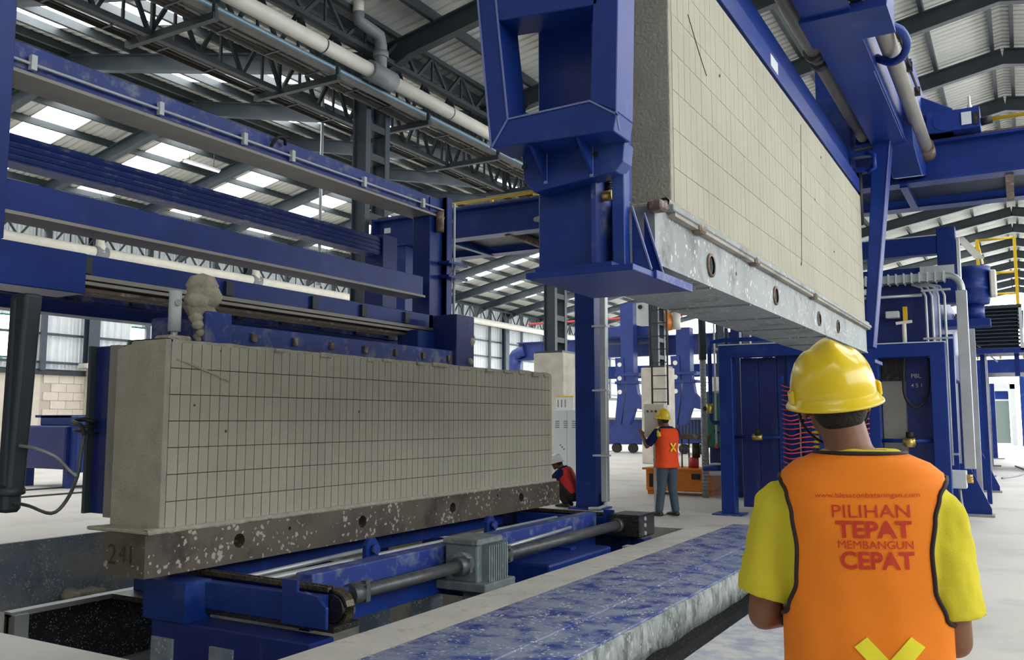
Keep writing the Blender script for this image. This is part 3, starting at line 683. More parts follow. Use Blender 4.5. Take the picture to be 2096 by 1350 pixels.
MB().tube([P(1812, 40, Y=8.5), P(1824, 52, Y=8.6), P(1846, 64, Y=8.7), P(1856, 88, Y=8.9), P(1848, 114, Y=9.0), P(1826, 127, Y=9.1), P(1803, 122, Y=9.2), P(1795, 118, Y=9.25)], .04, 10, smooth=5).build('loop_hose', 'blue', cr)
for y in (9.8, 10.6): MB().tube([(-.86, y - .8, 5.22), (-.84, y, 5.2)], .015, 6).build('cylinder_line', 'black', cr); B(-.88, -.82, y - .03, y + .03, 5.16, 5.25).build('pipe_clip', 'black', cr)
# end truck on the runway
MB().prism([V((-1.0, y, z)) for y, z in ((11.3, 5.6), (11.9, 6.1), (13.4, 6.1), (13.5, 4.95), (12.6, 4.75), (11.6, 4.9))], (-.36, 0, 0)).build('end_plate', 'blue', cr, bevel=.006)
MB().prism([V((x, 13.0, z)) for x, z in ((-1.36, 5.95), (-1.05, 5.98), (-.62, 5.72), (-.62, 5.40), (-1.36, 5.40))], (0, .5, 0)).build('truck_housing', 'blue', cr, bevel=.01)
B(-.95, -.30, 12.95, 13.45, 5.40, 5.68).build('truck_beam', 'blue', cr, bevel=.006)
MB().cyl((-.75, 12.94, 5.54), (-.75, 12.98, 5.54), .12, n=18).build('wheel_cap', 'blue', cr)
B(-.52, -.40, 12.93, 12.95, 5.45, 5.62).build('gear_plate', 'cabinet', cr); B(-.38, -.31, 12.93, 12.95, 5.44, 5.6).build('lock_plate', 'grease', cr)
MB().lathe([(.03, 0), (.03, .06), (.018, .1), (.015, .2), (.005, .21)], (-.42, 13.1, 5.68), (0, 0, 1), 10).build('lubricator', 'pvc', cr)
MB().cyl((-.30, 13.1, 5.50), (-.16, 13.1, 5.52), .055, n=12).build('buffer', 'black', cr)
tag(MB().cyl((-.16, 13.1, 5.52), (3.0, 13.1, 5.56), .028, n=10).build('tow_bar', 'yellow'), 'yellow round bar reaching right from the crane end truck', 'bar')
# runway across the hall
rw = thing('crane_runway', 'blue double runway girder crossing the hall behind the raised cake', 'girder', (-4, 13.6, 4.4))
MB().ibeam((-10.75, 13.3, 5.08), (6, 13.3, 5.08), .3, .56, .035, .02).build('near_girder', 'blue', rw)
MB().ibeam((-10.75, 14.9, 5.08), (6, 14.9, 5.08), .3, .56, .035, .02).build('far_girder', 'blue', rw)
for k in range(13): MB().bar((-10.4 + k * 1.3, 13.3, 4.84), (-10.4 + k * 1.3, 14.9, 4.84), .1, .12).build('cross_tie', 'blue' if k % 2 else 'rust', rw)
B(-10.7, 6, 13.5, 14.7, 4.92, 4.95).build('walkway_plate', 'mesh', rw)
B(-10.75, -10.72, 13.15, 15.05, 4.78, 5.38).build('end_plate', 'blue', rw)
MB().bar((-10.7, 13.3, 5.39), (6, 13.3, 5.39), .07, .06).build('crane_rail_bar', 'rust', rw)
for x in (-9.5, -8.0, -6.6, -5): MB().bar((x, 13.3, 4.85), (x, 13.3, 5.3), .28, .015, (0, 1, 0)).build('web_stiffener', 'blue', rw)
c = P(793, 472, Y=13.14); B(c.x - .07, c.x + .07, 13.13, 13.15, c.z - .05, c.z + .05).build('tag_plate', 'cabinet', rw)
rl = thing('guard_rail', 'yellow guard rail on top of the blue runway girder left of the crane mast', 'railing', (-8, 15.0, 5.36))
MB().tube([(-10.2, 15.0, 6.0), (-6, 15.0, 6.0)], .03, 8).build('top_rail', 'yellow', rl)
MB().tube([(-10.2, 15.0, 5.7), (-6, 15.0, 5.7)], .022, 8).build('mid_rail', 'yellow', rl)
for k in range(5): MB().bar((-10.2 + k * 1.05, 15.0, 5.36), (-10.2 + k * 1.05, 15.0, 6.0), .05, .05).build('rail_post', 'yellow', rl)
# posts under the runway
def post(label, x, y, w, z1, plate=True, m='blue'):
    t = thing('runway_post', label, 'post', (x, y, 0), 'blue posts under the crane runway')
    B(x - w, x + w, y - w, y + w, .02, z1).build('post_shaft', m, t, bevel=.012, seg=2)
    B(x - w - .1, x + w + .1, y - w - .1, y + w + .1, 0, .03).build('base_plate', 'blue_dust', t)
    B(x - w - .06, x + w + .06, y - w - .06, y + w + .06, z1, z1 + .03).build('head_plate', 'blue', t)
    for s in (-1, 1): MB().prism([(x + s * w, y - .01, .03), (x + s * (w + .09), y - .01, .03), (x + s * w, y - .01, .3)], (0, .02, 0)).build('base_gusset', 'blue', t)
    return t
pc = P(1207, 1030, Z=0.05)
post('tall blue square post standing before the pit end, left of the standing worker', -6.52, 13.95, .185, 4.77)
post('blue post under the left end of the runway girder', -10.15, 13.35, .27, 4.77)
t = thing('conduit_run', 'grey galvanised conduit strapped beside the tall blue post', 'conduit', (-6.13, 13.85, 0))
B(-6.21, -6.10, 13.72, 13.84, .15, 4.6).build('conduit_channel', 'zinc', t, bevel=.01)
for z in (.9, 2.0, 3.1): B(-6.35, -6.08, 13.70, 13.86, z, z + .03).build('strap', 'cabinet', t)
MB().tube([(-6.155, 13.78, .18), (-6.155, 13.76, .08), (-6.25, 13.7, .04), (-6.4, 13.62, .03)], .03, 8).build('conduit_foot', 'zinc', t)
# ================================================================== TRANSFER CARRIAGE IN THE PIT
cg = thing('transfer_carriage', 'blue chain transfer carriage in the pit below the brown pallet', 'conveyor', (-5.3, 8, -1.9))
def chain(p, q, name='chain'):
    p = V(p); q = V(q); n = max(3, int((q - p).length / .05)); d = (q - p) / n; b = MB()
    side = V((0, .03, 0)) if abs(d.x) > abs(d.y) else V((.03, 0, 0))
    for k in range(n):
        c = p + d * (k + .5)
        for s in (-1, 1): b.bar(c - d * .42 + side * s, c + d * .42 + side * s, .012, .034)
        b.cyl(c - side * 1.2, c + side * 1.2, .014, n=6)
    return b.build(name, 'chain', cg, kind='stuff')
for y, s in ((5.05, 0), (10.75, 1)):
    B(-6.05, -4.42, y - .16, y - .06, .06, .265).build('cross_beam', 'blue', cg, bevel=.005)
    B(-6.75, -4.42, y + .06, y + .16, .06, .285).build('cross_beam', 'blue', cg, bevel=.005)
    B(-6.75, -4.3, y - .14, y + .14, .02, .06).build('chain_bed', 'grease', cg)
    chain((-6.7, y, .31), (-4.45, y, .29)); 
    pts = [(-4.40 + .13 * math.sin(t), .165 + .125 * math.cos(t)) for t in [i * math.pi / 9 for i in range(10)]]
    for (xa, za), (xb, zb) in zip(pts[:-1], pts[1:]):
        MB().bar((xa, y, za), (xb, y, zb), .085, .02).build('chain_link', 'chain', cg)
    MB().cyl((-4.40, y - .05, .165), (-4.40, y + .05, .165), .10, n=18).build('sprocket', 'grease', cg)
    MB().prism([V((x, y - .2, z)) for x, z in ((-4.75, .05), (-4.32, .05), (-4.32, .2), (-4.40, .27), (-4.6, .29), (-4.6, .37), (-4.75, .37))], (0, .03, 0)).build('end_guard', 'blue', cg, bevel=.006)
    MB().tube([V((-4.6 + .17 * math.sin(t * .31), y - .12, .1 + .17 * math.cos(t * .31))) for t in range(6)], .012, 6).build('guard_rim', 'weld', cg)
# deep lower bed
B(-6.0, -4.35, 4.72, 4.98, -.42, -.02).build('bed_beam', 'blue_streak', cg, bevel=.01)
B(-6.75, -4.35, 10.95, 11.2, -.42, -.02).build('bed_beam', 'blue_streak', cg, bevel=.01)
B(-6.08, -5.6, 4.70, 4.95, -.02, .28).build('bed_cheek', 'blue', cg)
for y in (7.2, 9.3): B(-6.7, -4.6, y, y + .14, -.15, .05).build('bed_tie', 'blue', cg)
for x in (-5.85, -5.2): 
    for y in (4.8, 7.3, 9.4, 11.0): B(x - .12, x + .12, y - .1, y + .1, -1.9, -.15).build('support_leg', 'pitpaint', cg)
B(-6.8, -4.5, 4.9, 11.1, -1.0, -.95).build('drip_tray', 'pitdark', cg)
# long side beams
B(-5.0, -4.82, 5.25, 10.5, .16, .335).build('side_beam', 'blue_dust', cg, bevel=.012, seg=2)
B(-6.4, -6.22, 5.25, 10.5, .10, .30).build('side_beam', 'blue', cg, bevel=.008)
B(-4.95, -4.84, 5.25, 10.5, -.1, .16).build('beam_skirt', 'blue', cg)
MB().cyl((-5.45, 5.2, .22), (-5.45, 10.6, .22), .03, n=10).build('tie_rod', 'zinc', cg)
MB().cyl((-5.75, 5.4, .2), (-5.75, 7.0, .23), .025, n=8).build('push_rod', 'zinc', cg)
for px, py in ((757, 1118), (1001, 1070)):
    c = P(px, py, X=-5.3)
    MB().prism([V((-5.32, c.y + dy, c.z + dz)) for dy, dz in ((-.09, -.25), (.09, -.25), (.09, .02), (.04, .08), (-.04, .08), (-.09, .02))], (.06, 0, 0)).build('roller_bracket', 'blue', cg, bevel=.01)
    MB().cyl((-5.25, c.y, c.z - .02), (-5.21, c.y, c.z - .02), .045, n=12).build('roller_pin', 'blue_dust', cg)
# drive: gear motor, shafts, couplings
mt = B(-4.78, -4.42, 7.0, 7.42, .02, .40).build('gear_motor', 'motor', cg, bevel=.02, seg=2)
B(-4.80, -4.40, 6.98, 7.44, .36, .42).build('motor_cover', 'motor', mt, bevel=.015)
MB().cyl((-4.55, 6.9, .21), (-4.55, 7.0, .21), .10, n=18).build('motor_hub', 'motor', mt)
for k in range(9): B(-4.46, -4.34, 7.08 + k * .04, 7.10 + k * .04, .03, .36).build('cooling_fin', 'motor', mt)
B(-4.85, -4.3, 6.95, 7.5, -.05, .03).build('motor_base', 'motor', mt, bevel=.01)
B(-4.62, -4.36, 7.05, 7.4, -.3, -.05).build('motor_body', 'motor', mt, bevel=.02)
MB().cyl((-4.5, 5.42, .2), (-4.5, 6.85, .2), .055, n=14).build('drive_shaft', 'shaft', cg)
MB().cyl((-4.5, 7.6, .2), (-4.5, 10.4, .2), .06, n=14).build('drive_shaft', 'shaft', cg)
for y in (5.36, 6.82, 7.55, 10.42):
    MB().cyl((-4.5, y - .06, .2), (-4.5, y + .06, .2), .085, n=14).build('universal_joint', 'shaft', cg)
    MB().bar((-4.58, y + .08, .2), (-4.42, y + .08, .2), .05, .12).build('joint_yoke', 'shaft', cg); MB().bar((-4.5, y + .14, .12), (-4.5, y + .14, .28), .05, .05).build('joint_yoke', 'shaft', cg)
B(-4.62, -4.2, 10.45, 10.95, .05, .33).build('drive_head', 'grease', cg, bevel=.02)
for z in (.1, .2, .28): MB().cyl((-4.21, 10.6, z), (-4.185, 10.6, z), .025, n=8).build('head_bolt', 'zinc', cg)
MB().cyl((-4.75, 8.0, .2), (-4.75, 9.6, .24), .022, n=8).build('air_line', 'zinc', cg)
B(-5.0, -4.35, 8.3, 9.9, -.32, .02).build('blue_tank', 'blue', cg, bevel=.03, seg=2)
B(-4.34, -4.18, 10.2, 10.35, -1.9, -.02).build('white_leg', 'conc_pale', cg)
# steel basin and slurry lump at the pit's far left
bs = thing('steel_basin', 'black wet steel basin wall at the lower left of the pit', 'basin', (-7.3, 5, -1.9))
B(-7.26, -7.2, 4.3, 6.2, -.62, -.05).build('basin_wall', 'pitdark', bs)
B(-7.28, -7.17, 4.3, 6.2, -.07, -.03).build('top_angle', 'grey', bs)
B(-7.23, -7.12, 4.3, 4.42, -1.9, -.05).build('corner_post', 'grey', bs)
B(-7.23, -7.10, 5.82, 5.95, -1.9, -.04).build('corner_post', 'conc', bs)
B(-7.23, -7.14, 4.3, 6.2, -.68, -.62).build('lower_angle', 'grey', bs)
B(-7.26, -7.22, 4.3, 6.2, -1.9, -.68).build('basin_skirt', 'conc', bs)
lm = MB(); 
for i in range(7): lm.ball((-10.85 + random.uniform(-.08, .1), 7.25 + i * .07, -.74 + random.uniform(-.02, .03)), random.uniform(.08, .13), 10, (1, 1, .5))
tag(lm.build('slurry_lump', 'slurry'), 'lump of pale dried slurry stuck on the spattered pit wall', 'slurry')
tag(MB().box(-11, -10.75, 6.9, 7.8, -.86, -.80).build('wall_ledge', 'grey', bevel=.01), 'small steel ledge on the spattered pit wall under the slurry lump', 'ledge')

# ================================================================== BLUE CUTTING FRAME BEHIND THE LOWER CAKE
cf = thing('cutting_machine', 'tall blue cutting frame of long beams behind the lower cake', 'frame', (-7.4, 7, 0))
B(-7.5, -7.22, 3.6, 10.7, 4.46, 4.72).build('top_beam', 'blue_dust', cf, bevel=.006)
B(-7.56, -7.16, 3.6, 10.7, 4.43, 4.46).build('top_beam_flange', 'taupe', cf)
B(-7.22, -7.19, 3.6, 10.7, 4.46, 4.49).build('beam_lip', 'blue', cf)
MB().cyl((-7.18, 3.6, 4.545), (-7.18, 10.6, 4.56), .014, n=6).build('air_pipe', 'cabinet', cf)
for px, py in ((67, 128), (328, 224), (500, 283), (598, 318), (745, 367), (865, 410)):
    c = P(px, py, X=-7.18); B(-7.2, -7.15, c.y - .025, c.y + .025, 4.49, 4.62).build('pipe_clip', 'cabinet', cf)
c = P(555, 290, X=-7.18); MB().tube([(-7.18, c.y, 4.58), (-7.12, c.y + .03, 4.68), (-7.13, c.y + .15, 4.72), (-7.18, c.y + .22, 4.66)], .02, 8, 3).build('hose_bow', 'black', cf)
B(-7.45, -7.15, 3.75, 4.05, 3.0, 6.5).build('near_post', 'blue', cf, bevel=.006)
B(-7.5, -7.2, 10.1, 10.4, 0, 4.7).build('far_post', 'blue', cf, bevel=.006)
B(-7.2, -7.12, 10.42, 10.55, 2.3, 4.75).build('post_flange', 'blue', cf)
B(-7.5, -7.14, 10.42, 10.46, 2.3, 4.75).build('post_flange', 'blue', cf)
B(-7.5, -7.3, 10.56, 10.62, 2.3, 4.75).build('post_flange', 'blue', cf)
MB().cyl((-7.13, 10.62, 2.6), (-7.13, 10.62, 4.7), .02, n=6).build('air_pipe', 'cabinet', cf)
for z in (3.55, 3.75): B(-7.3, -7.0, 10.3, 10.8, z, z + .04).build('stop_bracket', 'blue', cf, bevel=.004)
MB().cyl((-7.13, 10.25, 4.2), (-7.13, 10.25, 4.5), .06, n=10).build('pulley_guard', 'rust', cf)
# dusty ribbed rail further back
rb = B(-8.5, -8.25, 3.6, 10.6, 3.98, 4.25).build('rear_beam', 'blue_dust', cf)
for k in range(4): B(-8.25, -8.235, 3.6, 10.6, 4.0 + k * .06, 4.03 + k * .06).build('rib', 'blue', rb)
B(-8.55, -8.2, 10.3, 10.65, 0, 4.3).build('rear_post', 'blue', cf, bevel=.005)
B(-7.45, -7.2, 3.6, 9.95, 3.25, 3.52).build('middle_beam', 'blue', cf, bevel=.006)
B(-7.5, -7.16, 3.6, 9.95, 3.22, 3.25).build('middle_beam_flange', 'taupe', cf)
# low wire beam
B(-7.5, -7.08, 3.3, 4.75, 2.62, 2.98).build('end_block', 'blue', cf, bevel=.008)
wbm = B(-7.45, -7.2, 4.75, 11.2, 2.80, 3.0).build('wire_beam', 'blue', cf, bevel=.006)
for z0_, z1_, x_ in ((2.76, 2.80, -7.12), (2.71, 2.74, -7.10), (2.66, 2.69, -7.15)): B(-7.45, x_, 4.75, 10.6, z0_, z1_).build('wire_rail', 'taupe' if z0_ != 2.66 else 'rust', wbm)
for y in (4.76, 6.4, 7.7, 8.6, 9.5, 10.4, 11.0): B(-7.2, -7.16, y, y + .10, 2.82, 2.97).build('rubber_pad', 'dark', wbm)
B(-8.3, -8.1, 3.3, 10.6, 2.70, 2.92).build('lower_rear_beam', 'blue_dust', cf, bevel=.006)
B(-8.3, -8.05, 3.3, 10.6, 2.55, 2.68).build('lower_rear_beam', 'blue', cf, bevel=.006)
for k in range(9): B(-8.09, -8.05, 4.5 + k * .72, 4.62 + k * .72, 2.72, 2.82).build('wire_clip', 'dark', cf)
bb = B(-6.9, -6.66, 5.3, 10.2, 2.22, 2.45).build('blade_beam', 'blue_dust', cf, bevel=.006)
for k in range(8): B(-6.66, -6.63, 5.7 + k * .58, 5.76 + k * .58, 2.30, 2.38).build('blade_clip', 'rust', bb)
B(-7.0, -6.6, 9.9, 10.35, 2.18, 2.95).build('blade_bracket', 'blue_streak', cf, bevel=.01)
B(-7.3, -6.95, 9.5, 9.9, 2.1, 2.72).build('bracket_box', 'blue', cf, bevel=.01)
for z in (.0,): 
    for y in (4.0, 10.25): B(-7.6, -7.1, y - .2, y + .2, -.5 if y < 5 else -.5, .0).build('frame_footing', 'conc', cf)
B(-7.45, -7.2, 3.78, 4.02, -1.9, 3.0).build('near_post_leg', 'dark2', cf)
B(-7.45, -7.2, 10.15, 10.35, -1.9, 0).build('far_post_leg', 'blue', cf); B(-8.5, -8.25, 10.35, 10.6, -1.9, 0).build('rear_post_leg', 'blue', cf); B(-8.3, -8.1, 3.5, 3.75, 0, 2.6).build('rear_near_leg', 'blue', cf)
# pneumatic cylinder and slurry clump on top of the cake's near end
t = thing('air_cylinder', 'pale grey air cylinder standing above the near end of the lower cake', 'cylinder', (-6.46, 5.2, 2.17))
MB().cyl((-6.46, 5.2, 2.3), (-6.46, 5.2, 2.66), .055, n=14).build('cylinder_barrel', 'cabinet', t); MB().cyl((-6.46, 5.2, 2.22), (-6.46, 5.2, 2.32), .03, n=10).build('piston_rod', 'zinc', t)
B(-6.58, -6.36, 5.08, 5.32, 2.19, 2.26).build('cylinder_foot', 'slurry', t, bevel=.02)
MB().cyl((-6.4, 5.18, 2.55), (-6.37, 5.16, 2.55), .03, n=8).build('air_port', 'grey', t)
sl = MB()
for i in range(16):
    z = 2.24 + i * .033; w = .05 + .07 * (z > 2.48) + random.uniform(0, .03)
    sl.ball((-6.42 + random.uniform(-.04, .05), 5.45 + random.uniform(-.05, .05), z), w, 9, (1, 1, .8))
t = thing('slurry_clump', 'rough clump of dried slurry hanging over a blue holder above the lower cake', 'slurry', (-6.42, 5.45, 2.17))
sl.build('dried_mass', 'slurry', t); B(-6.5, -6.3, 5.42, 5.72, 2.17, 2.5).build('holder', 'blue_dust', t, bevel=.02)
t = thing('slurry_clump', 'small grey slurry clump on the far end of the cutting frame', 'slurry', (-6.75, 10.3, 2.2))
sl = MB()
for i in range(9): sl.ball((-6.66 + random.uniform(-.04, .05), 10.3 + random.uniform(-.1, .1), 2.25 + i * .07), random.uniform(.05, .09), 9)
sl.build('dried_mass', 'slurry', t)
# dark vertical ram with hoses
t = thing('hydraulic_ram', 'dark green hydraulic ram hanging at the left edge with two looping hoses', 'ram', (-7.1, 4.2, .78))
MB().prism([(-7.20, 4.13, .95), (-7.03, 4.13, .95), (-6.93, 4.13, 2.55), (-7.16, 4.13, 2.55)], (0, .15, 0)).build('ram_body', 'dark', t, bevel=.03, seg=3)
B(-7.20, -7.06, 4.13, 4.28, .78, .96).build('ram_end', 'dark', t, bevel=.03)
MB().lathe([(.10, 0), (.115, .01), (.115, .05), (.10, .06)], (-7.12, 4.2, .92), (0, 0, 1), 16).build('ram_collar', 'dark', t)
B(-7.08, -7.06, 4.115, 4.13, 1.0, 2.5).build('ram_edge', 'dark2', t)
kn = P(158, 975, Y=4.45)
MB().tube([P(30, 910, Y=4.2), P(75, 918, Y=4.2), P(115, 935, Y=4.3), P(140, 960, Y=4.4), kn], .014, 8, 4).build('hose', 'grey', t)
MB().tube([P(25, 1028, Y=4.2), P(60, 1035, Y=4.2), P(105, 1050, Y=4.2), P(135, 1025, Y=4.3), kn, P(165, 930, Y=4.5), P(172, 890, Y=4.55)], .014, 8, 4).build('hose', 'shaft', t)
MB().tube([P(172, 890, Y=4.55), P(165, 870, Y=4.55), P(150, 862, Y=4.6), P(172, 858, Y=4.65), P(190, 862, Y=4.7), P(208, 862, Y=4.8)], .018, 8, 4).build('hose', 'black', t)
for z in (1.36, 1.33): MB().tube([P(150, 868 + (1.36 - z) * 400, Y=4.6), P(175, 872 + (1.36 - z) * 400, Y=4.6), P(208, 874 + (1.36 - z) * 400, Y=4.8)], .012, 6, 3).build('hose', 'black', t)
# blue side plate beside the cake
t = thing('side_plate', 'dark blue smeared mould plate standing on edge behind the lower cake', 'plate', (-6.75, 7, .75))
B(-6.88, -6.66, 4.75, 10.6, .74, 2.15).build('plate_panel', 'blue_streak', t, bevel=.01)
B(-6.92, -6.88, 4.7, 10.6, .74, 2.15).build('plate_rim', 'dark', t)
B(-6.66, -6.55, 4.72, 4.78, .72, 2.15).build('seal_strip', 'taupe', t)
for k in range(5): B(-6.9, -6.55, 5 + k * 1.3, 5.12 + k * 1.3, .56, .74).build('plate_bracket', 'blue', t)

# ================================================================== BACKGROUND, LEFT
t = thing('blue_hopper', 'dark blue steel hopper on the floor before the pale block wall', 'hopper', (-19.2, 12.2, 0))
B(-20.1, -18.35, 12.0, 13.2, .42, 1.38).build('hopper_body', 'blue_streak', t, bevel=.03)
B(-19.8, -18.1, 12.3, 13.5, 1.38, 1.62).build('hopper_top', 'blue', t, bevel=.02); B(-20.0, -17.9, 12.3, 13.6, 1.56, 1.62).build('hopper_rim', 'blue', t)
B(-18.35, -18.1, 12.1, 13.0, .35, 1.6).build('hopper_side', 'blue', t, bevel=.02)
for x in (-20, -18.45): B(x - .08, x + .08, 12.1, 12.3, 0, .45).build('hopper_leg', 'blue', t)
t = thing('blue_trough', 'low spattered blue trough right of the dark blue hopper', 'trough', (-20.5, 16, 0))
B(-21, -20.4, 14.5, 19.5, .7, 1.35).build('trough_body', 'blue_dust', t, bevel=.02)
for y in (14.8, 17, 19.2): B(-20.9, -20.5, y - .1, y + .1, 0, .7).build('trough_leg', 'blue', t)
for k, (xx, lb) in enumerate(((-17.0, 'nearer thin dark rail set in the left floor'), (-18.6, 'farther thin dark rail set in the left floor'))):
    tag(B(xx - .04, xx + .04, 2, 40, 0, .03).build('floor_rail', 'dark'), lb, 'rail', 'rails in the left floor')
# ================================================================== BLUE STATION ON THE RIGHT (behind the foreground worker)
st = thing('door_frame', 'blue door frame with red coiled hoses left of the foreground worker', 'machine frame', (-3.6, 14.2, 0))
B(-4.27, -4.05, 14.1, 14.32, .02, 2.72).build('frame_post', 'blue', st, bevel=.008); B(-4.4, -3.92, 14.0, 14.42, 0, .025).build('base_plate', 'blue_dust', st)
B(-4.268, -2.85, 14.094, 14.326, 2.52, 2.718).build('frame_head', 'blue', st, bevel=.008); B(-4.27, -2.85, 14.09, 14.33, 2.72, 2.735).build('head_cap', 'cabinet', st)
for x0_, x1_ in ((-3.98, -3.70), (-3.69, -3.40), (-3.39, -3.2)): B(x0_, x1_, 14.36, 14.42, .12, 2.52).build('door_panel', 'blue_streak', st, bevel=.004)
B(-3.22, -3.05, 14.3, 14.5, .1, 2.52).build('inner_post', 'blue', st); B(-2.95, -2.82, 14.2, 14.4, .1, 2.52).build('inner_post', 'blue', st)
MB().cyl((-3.03, 14.25, .5), (-3.03, 14.25, 2.45), .015, n=6).build('guide_rod', 'zinc', st)
MB().cyl((-4.05, 14.2, 1.24), (-3.25, 14.2, 1.24), .028, n=10).build('air_bar', 'blue', st)
MB().cyl((-3.76, 14.17, 1.24), (-3.60, 14.17, 1.24), .05, n=10).build('valve_body', 'brass', st); MB().cyl((-3.68, 14.17, 1.27), (-3.68, 14.17, 1.38), .05, n=10).build('valve_knob', 'black', st)
MB().tube([(-2.9, 14.25, 2.82), (-4.2, 14.25, 2.82), (-4.42, 14.25, 2.80), (-4.46, 14.25, 2.70), (-4.46, 14.25, 1.55), (-4.42, 14.25, 1.47), (-4.2, 14.25, 1.46)], .035, 10).build('supply_pipe', 'blue', st)
MB().cyl((-4.46, 14.2, 1.62), (-4.46, 14.2, 1.78), .055, n=10).build('valve_body', 'brass', st); MB().cyl((-4.56, 14.2, 1.7), (-4.48, 14.2, 1.7), .04, n=10).build('valve_knob', 'black', st)
MB().tube([(-4.6, 14.25, .72), (-4.26, 14.25, .74)], .05, 8).build('drain_pipe', 'blue', st)
for k in range(18):                                               # bowed red hoses between two manifolds
    z = .80 + k * .073; s = random.uniform(-.02, .02)
    MB().tube([(-3.24, 13.95, z + .015), (-3.2, 13.9, z), (-3.08, 13.86, z - .025 + s), (-2.93, 13.9, z + .01), (-2.78, 13.95, z + .02 + s)], .010, 6, 3).build('air_hose', 'redhose', st)
    if k < 10: MB().cyl((-2.80, 13.96, z + .02), (-2.66, 13.96, z + .02), .012, .035, 8).build('nozzle', 'yellow', st)
B(-3.27, -3.21, 13.92, 14.0, .6, 2.2).build('hose_manifold', 'blue', st); B(-2.68, -2.6, 13.9, 14.0, .6, 2.2).build('hose_manifold', 'blue', st)
for k in range(3): MB().cyl((-2.6 + k * .07, 14.6, .4), (-2.6 + k * .07, 14.6, 1.6), .02, n=6).build('guard_bar', 'yellow', st)
MB().cyl((-2.7, 14.6, 1.2), (-2.2, 14.6, 1.2), .02, n=6).build('guard_bar', 'yellow', st)

sr = thing('door_frame', 'blue door frame with a looping black hose right of the foreground worker', 'machine frame', (-1.5, 14.2, 0))
B(-1.14, -.93, 14.1, 14.32, .02, 2.64).build('frame_post', 'blue', sr, bevel=.008); B(-2.02, -1.84, 14.1, 14.32, .02, 2.64).build('frame_post', 'blue', sr, bevel=.008)
B(-2.018, -.932, 14.094, 14.326, 2.44, 2.638).build('frame_head', 'blue', sr, bevel=.008); B(-2.02, -.93, 14.09, 14.33, 2.64, 2.655).build('head_cap', 'cabinet', sr)
B(-1.84, -1.50, 14.42, 14.46, .1, 2.1).build('grey_door', 'taupe', sr); B(-1.84, -1.50, 14.40, 14.46, 2.1, 2.44).build('dark_hatch', 'grease', sr)
B(-1.50, -1.14, 14.40, 14.46, .1, 2.44).build('blue_door', 'blue_streak', sr)
lettering('PBL', .09, (-1.36, 14.395, 2.14), (1, 0, 0), (0, 0, 1), 'cabinet', sr); lettering('4 5 1', .08, (-1.35, 14.395, 2.0), (1, 0, 0), (0, 0, 1), 'cabinet', sr)
MB().tube([(-1.50, 14.3, 2.5), (-1.52, 14.28, 2.1), (-1.5, 14.26, 1.85), (-1.38, 14.25, 1.70), (-1.24, 14.26, 1.80), (-1.18, 14.28, 2.05), (-1.17, 14.3, 2.42)], .022, 8, 5).build('black_hose', 'black', sr)
MB().cyl((-1.84, 14.2, 1.21), (-1.14, 14.2, 1.21), .03, n=10).build('air_bar', 'blue', sr); MB().cyl((-1.55, 14.17, 1.2), (-1.38, 14.17, 1.2), .06, n=12).build('valve_body', 'brass', sr)
MB().cyl((-1.46, 14.16, 1.12), (-1.46, 14.16, 1.24), .07, n=12).build('gauge', 'brass', sr); MB().cyl((-1.45, 14.17, 1.26), (-1.45, 14.17, 1.34), .06, n=10).build('valve_knob', 'black', sr)
for k in range(14): MB().tube([(-2.14, 14.0, .85 + k * .073), (-2.05, 13.96, .86 + k * .073), (-1.98, 14.0, .88 + k * .073)], .010, 6, 3).build('air_hose', 'redhose', sr)
MB().cyl((-1.47, 14.2, 2.65), (-1.47, 14.2, 2.95), .03, n=8).build('stand_pipe', 'pvc', sr); MB().bar((-1.58, 14.2, 2.95), (-1.36, 14.2, 2.97), .05, .04).build('handle', 'pvc', sr)

bd = thing('cutting_station', 'large dark blue machine body with cable trays behind the right door frame', 'machine', (-2, 18, 0))
B(-2.9, -1.12, 14.9, 21.5, 2.3, 3.75).build('machine_head', 'blue_streak', bd, bevel=.02); B(-2.9, -1.15, 14.75, 15.1, 0, 2.3).build('machine_cheek', 'blue_streak', bd)
B(-4.0, -3.0, 16.8, 21.5, 0, 2.9).build('machine_side', 'blue_streak', bd); B(-3.2, -1.2, 17, 21.5, .3, 2.3).build('machine_core', 'mesh', bd)
B(-1.03, -.77, 14.9, 15.16, 3.3, 4.48).build('head_post', 'blue', bd, bevel=.008); B(-.76, -.72, 14.9, 15.2, 3.6, 4.3).build('post_angle', 'cabinet', bd)
B(-2.8, -1.03, 14.92, 15.14, 4.08, 4.36).build('head_beam', 'blue', bd, bevel=.008); B(-2.8, -1.03, 14.9, 15.16, 4.36, 4.375).build('beam_cap', 'cabinet', bd)
B(-2.8, -1.03, 14.92, 15.14, 3.60, 3.88).build('head_beam', 'blue', bd, bevel=.008); B(-1.28, -.80, 14.86, 14.9, 3.74, 3.88).build('sign_plate', 'cabinet', bd)
MB().prism([V((x, 15.2, z)) for x, z in ((-.78, 4.35), (-.52, 4.0), (-.40, 4.0), (-.66, 4.35))], (0, .1, 0)).build('brace', 'white', bd)
